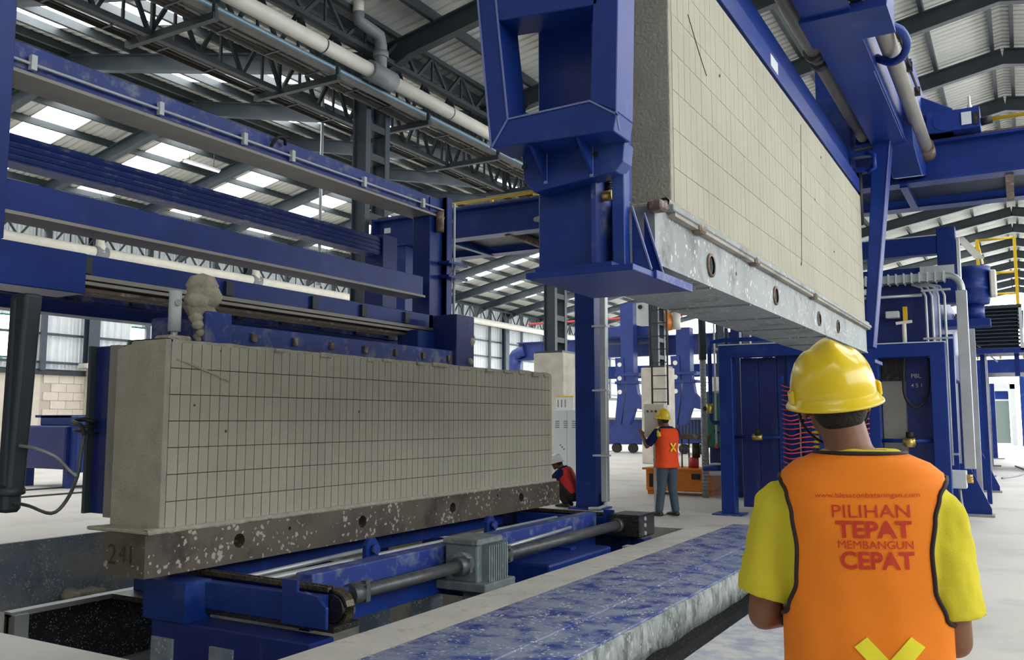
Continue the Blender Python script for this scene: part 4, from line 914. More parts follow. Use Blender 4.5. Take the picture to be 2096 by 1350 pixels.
# cable trays and conduits
tr = B(-2.7, -.92, 14.62, 14.84, 3.62, 3.74).build('cable_tray', 'zinc', bd)
for k in range(16): B(-2.6 + k * .11, -2.58 + k * .11, 14.60, 14.85, 3.60, 3.76).build('tray_rung', 'cabinet', tr)
MB().tube([(-.95, 14.72, 3.70), (-.82, 14.72, 3.68), (-.73, 14.72, 3.58), (-.70, 14.72, 3.42)], .05, 8, 3).build('tray_bend', 'zinc', bd)
B(-.79, -.64, 14.66, 14.80, .80, 3.45).build('vertical_duct', 'zinc', bd, bevel=.006)
for k in range(4):
    x = -1.19 + k * .085
    MB().tube([(-1.38 + k * .06, 14.62, 3.58), (x - .06, 14.6, 3.52), (x, 14.58, 3.38), (x, 14.58, .85)], .018, 8).build('conduit', 'zinc', bd)
for z in (3.45, 2.72, 1.0): B(-1.25, -.85, 14.56, 14.6, z, z + .03).build('conduit_clip', 'zinc', bd)
MB().tube([(-2.7, 14.7, 3.42), (-1.25, 14.7, 3.42)], .025, 8).build('conduit', 'zinc', bd); MB().tube([(-2.7, 14.7, 3.52), (-1.9, 14.7, 3.52)], .05, 8).build('strip_light', 'cabinet', bd)
B(-1.06, -.76, 14.5, 14.75, .52, .78).build('junction_box', 'cabinet', bd, bevel=.01)
for k in range(3): MB().cyl((-.76, 14.55 + k * .06, .70 - k * .04), (-.68, 14.55 + k * .06, .70 - k * .04), .025, n=8).build('cable_gland', 'brass', bd)
MB().tube([(-.86, 14.6, .52), (-.84, 14.55, .3), (-.8, 14.5, .1), (-.8, 14.45, .02)], .02, 8, 3).build('loose_cable', 'grey', bd)
c = P(1850, 645, Y=14.85); B(c.x - .25, c.x - .05, 14.7, 14.85, c.z - .05, c.z + .06).build('sensor_box', 'cabinet', bd, bevel=.01); B(c.x + .0, c.x + .06, 14.72, 14.8, c.z - .1, c.z + .12).build('warning_lamp', 'yellow', bd)
# posts with gusset feet along the aisle
for k, (y, lb) in enumerate(((15.96, 'nearest blue gusset foot on the aisle floor right of the worker'), (21.3, 'second blue gusset foot along the aisle'), (27, 'third blue gusset foot along the aisle'),
                             (33, 'fourth blue gusset foot along the aisle'), (39, 'fifth and farthest blue gusset foot along the aisle'))):
    t = thing('gusset_post', lb, 'post', (-.9, y, 0), 'blue posts with gusset feet')
    B(-1.1, -.92, y - .1, y + .1, 0, 2.9).build('post_shaft', 'blue', t, bevel=.006)
    if k < 2: MB().prism([V((x, y - .02, z)) for x, z in ((-.92, .03), (-.50, .03), (-.50, .12), (-.80, .82), (-.92, .82))], (0, .04, 0)).build('gusset', 'blue', t)
    B(-1.15, -.46 if k < 2 else -.7, y - .16, y + .16, 0, .035).build('foot_plate', 'grey', t)
    if k < 2: B(-.70, -.62, y + .2, y + .3, .1, 3.0).build('duct', 'zinc', t)
t = thing('fan_motor', 'round blue motor drum on top of the machine above the louvred box', 'motor', (-.68, 17, 3.4))
MB().lathe([(.01, 0), (.24, .02), (.26, .1), (.26, .25), (.285, .26), (.285, .3), (.26, .31), (.26, .55), (.28, .56), (.28, .66), (.01, .68)], (-.64, 17, 3.47), (0, 0, 1), 24).build('drum', 'blue', t)
MB().cyl((-.66, 17, 3.2), (-.66, 17, 3.48), .18, n=16).build('drum_neck', 'blue', t); B(-.38, -.28, 16.8, 17.1, 3.6, 4.05).build('terminal_box', 'white', t, bevel=.02)
B(-1.12, -.4, 16.7, 17.3, 3.1, 3.22).build('drum_seat', 'blue', t)
t = thing('louvred_cooler', 'black louvred cooler box at the right edge under a yellow rail', 'cooler', (-.35, 18.2, 2.75))
B(-.72, .0, 18.02, 18.9, 2.78, 3.5).build('cooler_core', 'mesh', t)
for k in range(11): MB().prism([V((-.74, y, z)) for y, z in ((17.92, 2.78 + k * .066), (18.02, 2.81 + k * .066), (18.02, 2.825 + k * .066), (17.92, 2.795 + k * .066))], (.76, 0, 0)).build('louvre', 'dark2', t)
B(.02, .07, 17.9, 18.9, 2.74, 3.52).build('cooler_side', 'cabinet', t); B(-.76, .07, 17.9, 18.9, 3.5, 3.56).build('cooler_lid', 'dark', t); B(-.8, .1, 17.9, 18.9, 2.70, 2.78).build('cooler_base', 'blue', t)
for x in (-.6, -.05): B(x - .04, x + .04, 18.3, 18.4, 0 if x < -.3 else 2.3, 2.72).build('cooler_leg', 'blue', t)
MB().bar((-.7, 18.0, 2.9), (-.35, 18.0, 2.55), .03, .03).build('cooler_stay', 'zinc', t)
B(.08, .2, 17.9, 18.1, 2.85, 3.1).build('yellow_cap', 'yellow', t, bevel=.03)
t = thing('guard_rail', 'yellow guard rail standing on the machine at the right edge', 'railing', (-.3, 20, 3.6))
for x in (-.64, .02): B(x - .03, x + .03, 19.97, 20.03, 3.65, 5.16).build('rail_post', 'yellow', t)
for z in (4.02, 4.45, 5.14): MB().cyl((-.64, 20, z), (.05, 20, z), .025, n=8).build('rail_bar', 'yellow', t)
MB().cyl((-.64, 20, 5.14), (-.64, 23, 5.14), .025, n=8).build('rail_bar', 'yellow', t); MB().cyl((.02, 20, 4.45), (.02, 23, 4.45), .025, n=8).build('rail_bar', 'yellow', t)
B(-1.1, .1, 19.9, 23.1, 3.58, 3.66).build('platform', 'mesh', t)
for y in (20.2, 22.9): B(-1.0, -.9, y - .05, y + .05, 0, 3.58).build('platform_leg', 'blue', t)
t = thing('aisle_machine', 'distant blue machine with yellow rails beyond the louvred cooler', 'machine', (-1.0, 34, 0))
B(-2.8, -1.2, 24, 45, .3, 2.9).build('machine_body', 'blue_streak', t); B(-2.6, .2, 30, 33, 2.9, 3.3).build('overhead_beam', 'blue', t); B(.1, .4, 30, 33, 0, 3.3).build('overhead_leg', 'blue', t)
for z in (3.5, 3.75): MB().cyl((-1.2, 29.9, z), (.2, 29.9, z), .03, n=6).build('rail_bar', 'yellow', t)
for x in (-1.1, -.5, .1): MB().cyl((x, 29.9, 3.3), (x, 29.9, 3.75), .03, n=6).build('rail_post', 'yellow', t)
t = thing('white_portal', 'white portal frame with grey-green glazing at the far end of the aisle', 'doorway', (-.9, 60, 0))
B(-.62, -.35, 60, 60.3, 0, 3.6).build('jamb', 'cabinet', t); B(-1.6, -.35, 60, 60.3, 3.3, 3.6).build('lintel', 'cabinet', t); B(-1.55, -.7, 60.2, 60.25, 0.1, 2.6).build('glazing', 'glass', t)
B(-1.55, -.7, 60.15, 60.25, 2.6, 2.7).build('transom', 'cabinet', t); B(-1.55, -.7, 60.2, 60.3, 2.7, 3.2).build('blue_fascia', 'blue', t)
B(-.1, .15, 58, 58.2, 0, 4.5).build('blue_jamb', 'blue', t)
tag(MB().tube([(-.55, 26, .02), (-.2, 27.5, .02), (0, 30, .02), (-.3, 33, .02)], .03, 6, 4).build('floor_cable', 'grey'), 'grey cable lying on the aisle floor beside the far posts', 'cable')
# ================================================================== MIDDLE BACKGROUND
q = P(1150, 983, Z=0); y0 = q.y
xa, xb = P(1133, 900, Y=y0).x, P(1190, 900, Y=y0).x; zt = P(1150, 838, Y=y0).z
t = thing('switch_cabinet', 'light grey switch cabinet with a white sheet on top beside the tall blue post', 'cabinet', ((xa + xb) / 2, y0 + .25, 0))
B(xa, xb, y0, y0 + .5, .1, zt).build('cabinet_body', 'cabinet', t, bevel=.015)
B(xa + .02, xb - .02, y0 + .03, y0 + .47, 0, .1).build('plinth', 'black', t)
B(xa + .02, (xa + xb) / 2 - .005, y0 - .012, y0, .14, zt - .04).build('cabinet_door', 'cabinet', t); B((xa + xb) / 2 + .005, xb - .02, y0 - .012, y0, .14, zt - .04).build('cabinet_door', 'cabinet', t)
for k in range(3):
    for j in range(4): B(xa + .06 + k * (xb - xa) * .3, xa + .06 + k * (xb - xa) * .3 + .11, y0 - .016, y0 - .012, zt - .30 - j * .05, zt - .28 - j * .05).build('vent_slot', 'ink', t)
for k in range(3): MB().cyl((xa + .2 + k * .05, y0 - .02, zt * .5 - k * .05), (xa + .2 + k * .05, y0 - .012, zt * .5 - k * .05), .02, n=8).build('lamp_button', 'ink', t)
x1_, z1_ = P(1172, 812, Y=y0).x, P(1172, 812, Y=y0).z
B(xa + .05, x1_, y0 + .05, y0 + .07, zt, z1_).build('notice_sheet', 'paper', t); B(xa + .05, x1_, y0 + .04, y0 + .08, z1_, z1_ + .03).build('sheet_clip', 'yellow', t)
for k in range(3): B(xa + .1 + k * .1, xa + .12 + k * .1, y0 + .045, y0 + .05, zt + .06, z1_ - .06).build('text_column', 'ink', t)
# orange power pack
t = thing('power_pack', 'orange hydraulic power pack on the floor behind the standing worker', 'power pack', (-6.1, 17.5, 0))
B(-6.78, -5.42, 17.2, 18.0, .08, .52).build('oil_tank', 'orange', t, bevel=.02); B(-6.84, -5.38, 17.15, 18.05, .50, .54).build('tank_lid', 'orange', t, bevel=.008)
for x in (-6.7, -5.5): B(x - .06, x + .06, 17.25, 17.95, 0, .1).build('tank_foot', 'orange', t)
B(-6.7, -6.62, 17.19, 17.2, .15, .42).build('level_gauge', 'black', t); B(-5.8, -5.62, 17.18, 17.2, .33, .44).build('tank_plate', 'grease', t)
MB().cyl((-5.85, 17.5, .54), (-5.85, 17.5, .75), .1, n=14).build('pump_motor', 'redhose', t); MB().cyl((-5.8, 17.5, .75), (-5.8, 17.5, 1.05), .08, n=12).build('pump_body', 'grease', t)
B(-6.15, -5.5, 17.4, 17.6, 1.12, 1.22).build('valve_block', 'rust', t)
for x in (-6.1, -5.95, -5.55): MB().cyl((x, 17.5, .54), (x, 17.5, 1.14), .018, n=6).build('riser_pipe', 'rust', t)
B(-5.42, -5.18, 17.1, 17.4, .42, .66).build('terminal_box', 'cabinet', t, bevel=.02)
MB().tube([(-5.3, 17.4, .66), (-5.2, 17.5, .9), (-5.3, 17.6, 1.2), (-5.45, 17.6, 1.3)], .03, 8, 4).build('black_hose', 'black', t)
MB().tube([(-6.5, 17.3, .54), (-6.6, 17.2, .7), (-6.4, 17.2, .85), (-6.3, 17.3, .7)], .02, 8, 4).build('return_hose', 'grey', t)
# standing pipes right of it
t = thing('stand_pipe', 'corrugated grey riser pipe behind the orange power pack', 'pipe', (-5.45, 17.0, 0))
MB().cyl((-5.46, 17.0, .0), (-5.46, 17.0, 2.7), .06, n=10).build('riser', 'grey', t)
for k in range(40): MB().lathe([(.06, 0), (.07, .01), (.06, .02)], (-5.46, 17, .1 + k * .065), (0, 0, 1), 10).build('corrugation', 'grey', t)
MB().cyl((-5.46, 17.0, 2.7), (-5.46, 17.0, 4.7), .075, n=10).build('upper_riser', 'dark', t)
for k, (x, z0_, z1_, lb) in enumerate(((-5.22, 1.0, 3.4, 'thin white vertical pipe near the green unit'), (-4.95, 0, 3.6, 'dark blue steel mast right of the thin white pipe'), (-4.72, 0, 3.7, 'grey upright left of the blue door frame'))):
    w = (.02, .09, .07)[k]; mm = ('cabinet', 'blue_far', 'grey')[k]
    if k == 0:
        t = thing('pipe_drop', lb, 'pipe', (x, 17, z0_)); MB().cyl((x, 17, z0_), (x, 17, z1_), w, n=8).build('drop', mm, t); MB().cyl((x, 17, z0_ + 1.05), (x + .3, 17, z0_ + 1.1), .025, n=8).build('tee', mm, t)
        MB().cyl((x, 17, z1_ - .5), (x + .27, 17.5, z1_ - .5), .025, n=8).build('tee', mm, t); MB().cyl((x, 17, z0_ - .04), (x, 17, z0_ + .05), .03, n=8).build('end_cap', 'redhose', t)
    else:
        t = thing('upright', lb, 'post', (x, 17.6, 0)); B(x - w, x + w, 17.5, 17.5 + 2 * w, 0, z1_).build('upright_shaft', mm, t); B(x - w - .01, x + w + .01, 17.4, 17.6 + 2 * w, 0, .03).build('base_plate', mm, t)
t = thing('green_unit', 'green painted pump unit behind the vertical pipes', 'machine', (-5.8, 19.2, 0))
B(-6.05, -5.3, 19.0, 19.6, .9, 2.14).build('unit_body', 'green', t, bevel=.03); B(-6.0, -5.35, 19.05, 19.55, .0, .9).build('unit_leg', 'blue_streak', t); B(-5.75, -5.55, 18.97, 19.0, 1.2, 1.5).build('unit_hatch', 'dark', t)
# operator board the worker reaches for
c = P(1338, 860, Y=13.55)
t = thing('operator_board', 'off-white control board on a slim stand in front of the standing worker', 'control board', (c.x, c.y, 0))
z0_, z1_ = P(1338, 895, Y=13.55).z, P(1338, 826, Y=13.55).z
B(c.x - .17, c.x + .19, c.y, c.y + .12, z0_, z1_).build('board_box', 'white', t, bevel=.015); B(c.x - .03, c.x + .03, c.y + .04, c.y + .10, .02, z0_).build('board_stand', 'cabinet', t); B(c.x - .15, c.x + .15, c.y - .05, c.y + .2, 0, .02).build('stand_foot', 'cabinet', t)
for k in range(3): MB().cyl((c.x - .10 + k * .07, c.y - .015, z1_ - .12), (c.x - .10 + k * .07, c.y, z1_ - .12), .018, n=10).build('push_button', ('green', 'redhose', 'black')[k], t)
# far crane and transport cart
fr = thing('far_crane', 'blue far crane bridge with hanging clamp arms in the middle background', 'crane', (-15, 37, 0))
MB().ibeam((-21.6, 38, 4.85), (-9, 38, 4.85), .4, .9, .05, .03).build('bridge_beam', 'blue_far', fr)
MB().tube([(-21.2, 38, 4.9), (-21.7, 38, 4.7), (-21.8, 38, 4.2), (-21.8, 38, 0)], .32, 8, 3).build('bridge_leg', 'blue_far', fr)
for x in (-20.2, -18.6, -16.9, -15.6, -13.4, -11.8): B(x - .02, x + .02, 37.79, 37.82, 4.45, 5.25).build('web_stiffener', 'blue', fr)
B(-16.6, -13.6, 36.6, 37.6, 5.2, 5.7).build('trolley', 'blue_far', fr, bevel=.03)
for x in (-16.6, -15.2, -13.9): MB().cyl((x, 36.6, 4.9), (x, 36.6, 6.3), .04, n=6).build('trolley_rail_post', 'dark', fr)
MB().cyl((-17, 36.6, 4.9), (-13.4, 36.6, 4.9), .05, n=6).build('trolley_rail', 'dark', fr)
for i, x in enumerate((-14.9, -12.35)):
    b = MB(); y = 36
    arm = B(x - .3, x + .3, 35.8, 36.3, 3.2, 6.6 if i == 0 else 5.4).build('clamp_mast', 'blue_far', fr)
    MB().prism([V((x + dx, 35.75, z)) for dx, z in ((-.55, 4.2), (-.15, 4.2), (-.1, 2.6), (-.3, 1.3), (-.6, 1.3), (-.45, 2.6))], (0, .35, 0)).build('clamp_jaw', 'blue_far', fr)
    MB().prism([V((x + dx, 35.75, z)) for dx, z in ((.0, 3.6), (.35, 3.5), (.5, 2.6), (.85, 2.2), (.8, 1.9), (.35, 2.0), (.1, 1.3), (-.25, 1.3), (-.05, 2.5))], (0, .35, 0)).build('clamp_jaw', 'blue_far', fr)
    for z in (3.9, 3.3, 2.7): MB().cyl((x - .33, 35.72, z), (x - .33, 35.75, z), .1, n=10).build('jaw_hole', 'white', fr)
    for z in (3.4, 3.05): B(x - .55, x + .6, 35.7, 36.2, z, z + .12).build('jaw_link', 'blue_far', fr)
B(-18.5, -10.5, 40, 40.4, 3.5, 4.1).build('rear_beam', 'blue', fr)
t = thing('hoist_box', 'grey hoist control box with a round hole high beside the ladder column', 'control box', tuple(P(1315, 665, Y=30)))
a = P(1303, 665, Y=30); b = P(1330, 618, Y=30); B(a.x, b.x, 30, 30.5, a.z, b.z).build('box_body', 'cabinet', t); c = P(1310, 628, Y=29.98); MB().cyl(c, c + V((0, -.03, 0)), .08, n=12).build('cable_hole', 'black', t)
MB().bar((a.x + .2, 30.2, a.z), (a.x + .2, 30.2, 9.0), .06, .06).build('hanger', 'dark', t)
t = thing('orange_hoist', 'orange chain hoist hanging right of the ladder column', 'hoist', tuple(P(1362, 675, Y=30)))
c = P(1362, 658, Y=30); MB().lathe([(.05, -.35), (.28, -.3), (.34, -.05), (.25, .2), (.12, .38)], c, (0, 0, 1), 14).build('hoist_body', 'orange', t); MB().cyl(c + V((0, 0, .35)), (c.x, c.y, 9.1), .03, n=6).build('hoist_chain', 'dark', t); MB().cyl(c + V((.4, 0, -.3)), c + V((.4, 0, .3)), .16, n=12).build('hoist_motor', 'pvc', t)
tag(MB().cyl((-21, 37.9, 6.2), (-11.3, 37.9, 6.2), .05, n=6).build('conductor_rail', 'redhose'), 'thin red conductor rail high in the middle background', 'rail')
ct = thing('transport_cart', 'long low dark blue transport cart on the floor behind the standing worker', 'cart', (-13.5, 38, 0))
B(-16.7, -11.6, 37.4, 39, .45, 1.5).build('cart_body', 'blue_far', ct); B(-16.7, -11.6, 37.3, 39.1, 1.5, 1.6).build('cart_deck', 'grey', ct)
for x in (-16.2, -15.4, -14.6, -13.6, -13, -12.2): MB().cyl((x, 37.5, .22), (x, 37.7, .22), .22, n=14).build('wheel', 'black', ct)
for k in range(12): B(-13.2 + k * .15, -13.15 + k * .15, 37.36, 37.4, .8, 1.45).build('side_rib', 'dark2', ct)
# far gable: low wall, posts and bright openings
fw = sroot('wall_far', (-10, 76, 0))
B(-31, -9, 76, 76.2, 0, 1.0).build('dado', 'clad', fw)
B(-31, -9, 76, 76.2, 6.0, 9.2).build('upper_cladding', 'clad', fw)
for k in range(10): B(-31 + k * 2.4, -30.85 + k * 2.4, 75.9, 76.1, 0, 6.2).build('mullion', 'dark2', fw)
for z in (2.2, 3.4, 4.7): B(-31, -9, 75.95, 76.05, z, z + .07).build('transom', 'dark2', fw)
# far floor clutter
for k, (x, y, w, h, m, lb) in enumerate(((-21, 50, 2.5, 1.6, 'blue_far', 'far blue machine block left of the clamp arms'), (-9, 47, 2.2, 2.4, 'blue_far', 'far blue machine block right of the clamp arms'), (-16.5, 46, 1.8, 2.2, 'conc_pale', 'pale concrete block behind the clamp arms'))):
    t = thing('machine_block', lb, 'machine', (x, y, 0)); B(x - w / 2, x + w / 2, y, y + 1.5, .0, h * .6).build('block_base', m, t, bevel=.05); B(x - w / 3, x + w / 3, y + .2, y + 1.3, h * .6, h).build('block_head', m, t, bevel=.05)
    B(x - w / 2 - .1, x + w / 2 + .1, y - .1, y + 1.6, h * .55, h * .6).build('block_flange', 'dark2', t)
# ================================================================== PEOPLE
def evaluated(mb, name, m, voxel, smooth=6):
    me = mb.mesh(name, m); ob = bpy.data.objects.new('tmp_body', me); COL.objects.link(ob)
    r = ob.modifiers.new('r', 'REMESH'); r.mode = 'VOXEL'; r.voxel_size = voxel; r.use_smooth_shade = True
    s = ob.modifiers.new('s', 'SMOOTH'); s.factor = .5; s.iterations = smooth
    dg = bpy.context.evaluated_depsgraph_get(); out = bpy.data.meshes.new_from_object(ob.evaluated_get(dg)); out.name = name
    bpy.data.objects.remove(ob); bpy.data.meshes.remove(me)
    out.materials.clear(); out.materials.append(M[m]); return out
def put(me, name, root, parent=None, label=None):
    o = bpy.data.objects.new(name, me); COL.objects.link(o); o.parent = parent or root
    if label: o['label'] = label
    ORG[o.name] = V((0, 0, 0)); return o
def limb(b, pts, n=12):
    """sphere-swept tapered limb: pts = [(point, radius), ...]"""
    for (p, r), (q, s) in zip(pts[:-1], pts[1:]):
        p = V(p); q = V(q); b.cyl(p, q, r, s, n); b.ball(p, r, n); b.ball(q, s, n)
def loft(b, rings, n=28, e=2.4):
    """rings: (centre, right, forward, rx, ry)"""
    vs = []
    for c, r, f, rx, ry in rings:
        for k in range(n):
            t = 2 * math.pi * k / n; cx, sy = math.cos(t), math.sin(t)
            vs.append(V(c) + V(r) * (rx * math.copysign(abs(cx) ** (2 / e), cx)) + V(f) * (ry * math.copysign(abs(sy) ** (2 / e), sy)))
    m = len(rings)
    fs = [(i * n + k, i * n + (k + 1) % n, (i + 1) * n + (k + 1) % n, (i + 1) * n + k) for i in range(m - 1) for k in range(n)] + [tuple(range(n - 1, -1, -1)), tuple(range((m - 1) * n, m * n))]
    b.add(vs, fs, True)
def hand(b, w, d, nrm, thumb):
    """palm + five bent fingers; w wrist, d pointing direction, nrm out of the palm, thumb = side vector"""
    w = V(w); d = V(d).normalized(); th = V(thumb); th = (th - d * th.dot(d)).normalized(); nr = V(nrm); nr = (nr - d * nr.dot(d) - th * nr.dot(th)).normalized()
    for k in range(4):
        base = w + d * .085 + th * (.032 - .021 * k)
        limb(b, [(w + d * .015 + th * (.02 - .013 * k), .016), (base, .0125)], 8)
        L = (.072, .08, .074, .058)[k]
        p1 = base + d * L * .5 + nr * .012; p2 = p1 + d * L * .28 + nr * .022; p3 = p2 + d * L * .1 + nr * .026
        limb(b, [(base, .0095), (p1, .0088), (p2, .008), (p3, .0072)], 8)
    t0 = w + d * .03 + th * .03; t1 = t0 + d * .03 + th * .028 + nr * .008; t2 = t1 + d * .03 + th * .008 + nr * .016
    limb(b, [(w + d * .015 + th * .012, .017), (t0, .0135), (t1, .0105), (t2, .009)], 8)
UPV = V((0, 0, 1))
def figure(label, loc, rz, J, spine, c, voxel=.009):
    """J: joints in the figure's own frame (faces +y, x to its right); spine: torso rings; c: clothes"""
    root = thing('person', label, 'person', loc, None); root.rotation_euler.z = rz
    H = J['head']; hr = J.get('hr', V((1, 0, 0))); hf = J.get('hf', V((0, 1, 0))); hu = hr.cross(hf).normalized()
    def hp(x, y, z): return H + hr * x + hf * y + hu * z
    hm = Matrix((hr, hf, hu)).transposed()
    def hball(b, x, y, z, rx, ry, rz_, n=16):
        o = len(b.v); b.ball((0, 0, 0), 1, n, (rx, ry, rz_))
        for i in range(o, len(b.v)): b.v[i] = tuple(hp(x, y, z) + hm @ V(b.v[i]))
    b = MB()
    hball(b, 0, -.008, .035, .076, .095, .088, 20); hball(b, 0, .018, -.035, .062, .072, .082); hball(b, 0, .05, -.085, .035, .035, .03)
    hball(b, 0, .093, -.028, .013, .018, .026, 10); hball(b, 0, .075, -.068, .026, .018, .012, 10); hball(b, 0, .076, .012, .05, .016, .016, 10)
    for s in (-1, 1): hball(b, s * .078, -.005, -.018, .011, .024, .034, 10); hball(b, s * .035, .055, -.03, .026, .025, .025, 10)
    nk = J['neck']; limb(b, [(nk - UPV * .06, .066), (nk, .056), (H + hu * -.03 - hf * .02, .055)], 14)
    loft(b, [(p, r, f, rx, ry) for p, r, f, rx, ry in spine])
    for s in ('L', 'R'):
        sh, el, wr = J['sh' + s], J['el' + s], J['wr' + s]
        limb(b, [(sh, .058), (sh.lerp(el, .45), .05), (el, .041), (el.lerp(wr, .3), .042), (wr, .027)], 14)
        d = J.get('hd' + s) or (wr - el); sd = V((1, 0, 0)) if s == 'L' else V((-1, 0, 0))
        hand(b, wr, d, J.get('hn' + s, V((0, 0, -1))), J.get('ht' + s, sd))
        hi, kn, an = J['hi' + s], J['kn' + s], J['an' + s]
        limb(b, [(hi, .088), (hi.lerp(kn, .5), .075), (kn, .055), (kn.lerp(an, .3), .056), (an, .036)], 14)
        ft = J.get('ft' + s, V((0, 1, 0))); limb(b, [(an - UPV * .03, .036), (an + ft * .12 - UPV * .055, .026)], 10)
    put(evaluated(b, 'body', 'skin', voxel, 3), 'body', root)
    for s in (-1, 1):
        e = MB(); hball(e, s * .031, .083, .0, .012, .010, .009, 10); put(e.mesh('eye', 'helmet_white'), 'eye', root)
        e = MB(); hball(e, s * .031, .0915, .0, .005, .003, .005, 8); put(e.mesh('iris', 'hair'), 'iris', root)
    h = MB(); hball(h, 0, -.018, .03, .082, .096, .094, 22); hball(h, 0, -.055, -.03, .068, .055, .06, 16)
    put(evaluated(h, 'hair', 'hair', .008, 4), 'hair', root)
    # shirt, trousers, shoes
    g = c.get('grow', .012)
    sm = MB(); loft(sm, [(p, r, f, rx + g, ry + g) for p, r, f, rx, ry in spine[1:]])
    for s in ('L', 'R'):
        sh, el, wr = J['sh' + s], J['el' + s], J['wr' + s]
        hem = sh.lerp(el, c['sleeve']); drop = V(c.get('hemdrop', (0, 0, 0)))
        sm.cyl(sh, hem + drop, c.get('shr', .072), c.get('hemr', .072), 16); sm.ball(sh, c.get('shr', .072), 16)
    sme = evaluated(sm, 'shirt', c['shirt'], voxel, 5)
    for v in sme.vertices:                                       # soft cloth folds
        w = v.co; v.co = w + v.normal * (.006 * noise.noise(V((w.x * 16 + w.z * 9, w.y * 16, w.z * 7 - w.x * 5))) + .003 * noise.noise(w * 38))
    put(sme, 'shirt', root)
    tr = MB(); loft(tr, [(p, r, f, rx + .012, ry + .012) for p, r, f, rx, ry in spine[:3]])
    for s in ('L', 'R'):
        hi, kn, an = J['hi' + s], J['kn' + s], J['an' + s]
        limb(tr, [(hi, .10), (hi.lerp(kn, .5), .09), (kn, .074), (an + UPV * .02, .064)], 14)
        ft = V(J.get('ft' + s, V((0, 1, 0)))).normalized(); sr = ft.cross(UPV)
        sb = MB(); base = V((an.x, an.y, an.z - .075))
        loft(sb, [(base - ft * .06 + UPV * .03, sr, UPV, .034, .03), (base + UPV * .04, sr, UPV, .042, .042), (base + ft * .07 + UPV * .032, sr, UPV, .045, .034), (base + ft * .15 + UPV * .024, sr, UPV, .044, .026), (base + ft * .19 + UPV * .02, sr, UPV, .028, .018)], 16)
        put(sb.mesh('shoe', 'shoe'), 'shoe', root)
    put(evaluated(tr, 'trousers', c['trousers'], voxel, 4), 'trousers', root)
    # helmet: ridged shell, brim, side lugs
    hb = MB(); n, m = 44, 16
    hq = J.get('helmet_rot', Matrix.Identity(3)); hc = J.get('helmet_c', V((0, -.005, .045)))
    def hv(x, y, z): return hp(*(hc + hq @ V((x * .90, y * .93, z * 1.02))))
    vs = []
    for i in range(m + 1):
        ph = (i / m) * math.pi / 2
        for k in range(n):
            t = 2 * math.pi * k / n; x = math.cos(t); y = math.sin(t)
            rr = math.cos(ph) ** .82; zz = math.sin(ph) ** .95
            X_, Y_, Z_ = .116 * x * rr, .138 * y * rr, .128 * zz
            up = max(0, (ph - .35) / 1.2)
            ridge = .011 * math.exp(-(X_ / .022) ** 2) - .005 * math.exp(-((abs(X_) - .047) / .014) ** 2)
            Z_ += ridge * min(1, up * 1.6) * (1 if Y_ < .09 else .4)
            if i == m: X_, Y_, Z_ = 0, 0, .139
            vs.append(hv(X_, Y_, Z_))
    hb.add(vs, [(i * n + k, i * n + (k + 1) % n, (i + 1) * n + (k + 1) % n, (i + 1) * n + k) for i in range(m) for k in range(n)], True)
    prof = ((.116, .138, 0), (.122, .145, -.012), (.132, .156, -.022), (.133, .158, -.027), (.124, .147, -.026), (.112, .134, -.012), (.110, .130, .0))
    vs = []
    for a_, b_, z_ in prof:
        for k in range(n):
            t = 2 * math.pi * k / n; fy = math.sin(t); ext = 1 + (.20 * max(0, fy) ** 2 if a_ > .121 else 0)
            vs.append(hv(a_ * math.cos(t), b_ * fy * ext, z_))
    hb.add(vs, [(i * n + k, (i + 1) * n + k, (i + 1) * n + (k + 1) % n, i * n + (k + 1) % n) for i in range(len(prof) - 1) for k in range(n)], True)
    he = put(hb.mesh('helmet', c['helmet']), 'helmet', root)
    for s in (-1, 1):
        lg = MB(); p = [hv(s * (.110 + dx), -.02 + dy, dz) for dx in (0, .016) for dy in (-.022, .022) for dz in (-.018, .022)]
        lg.add(p, [(0, 1, 3, 2), (4, 6, 7, 5), (0, 4, 5, 1), (2, 3, 7, 6), (0, 2, 6, 4), (1, 5, 7, 3)])
        put(lg.mesh('strap_lug', c['helmet']), 'strap_lug', root, he).modifiers.new('b', 'BEVEL').width = .006
    st_ = MB(); st_.tube([hv(-.10, .0, -.01), hp(-.085, .02, -.05), hp(-.05, .05, -.10), hp(0, .06, -.125), hp(.05, .05, -.10), hp(.085, .02, -.05), hv(.10, .0, -.01)], .004, 6, 4)
    put(st_.mesh('chin_strap', 'black'), 'chin_strap', root, he)
    return root

R_ = V((1, 0, 0)); F_ = V((0, 1, 0))
def upright_spine(hip, top, lean=0., k=1.):
    """torso rings for a standing figure"""
    prof = ((.0, .155, .11), (.12, .165, .118), (.28, .160, .112), (.45, .158, .108), (.62, .172, .116), (.78, .182, .118), (.88, .172, .108), (.95, .128, .088), (1.0, .07, .066))
    return [(V((0, lean * t, hip + (top - hip) * t)), R_, F_, rx * k, ry * k) for t, rx, ry in prof]

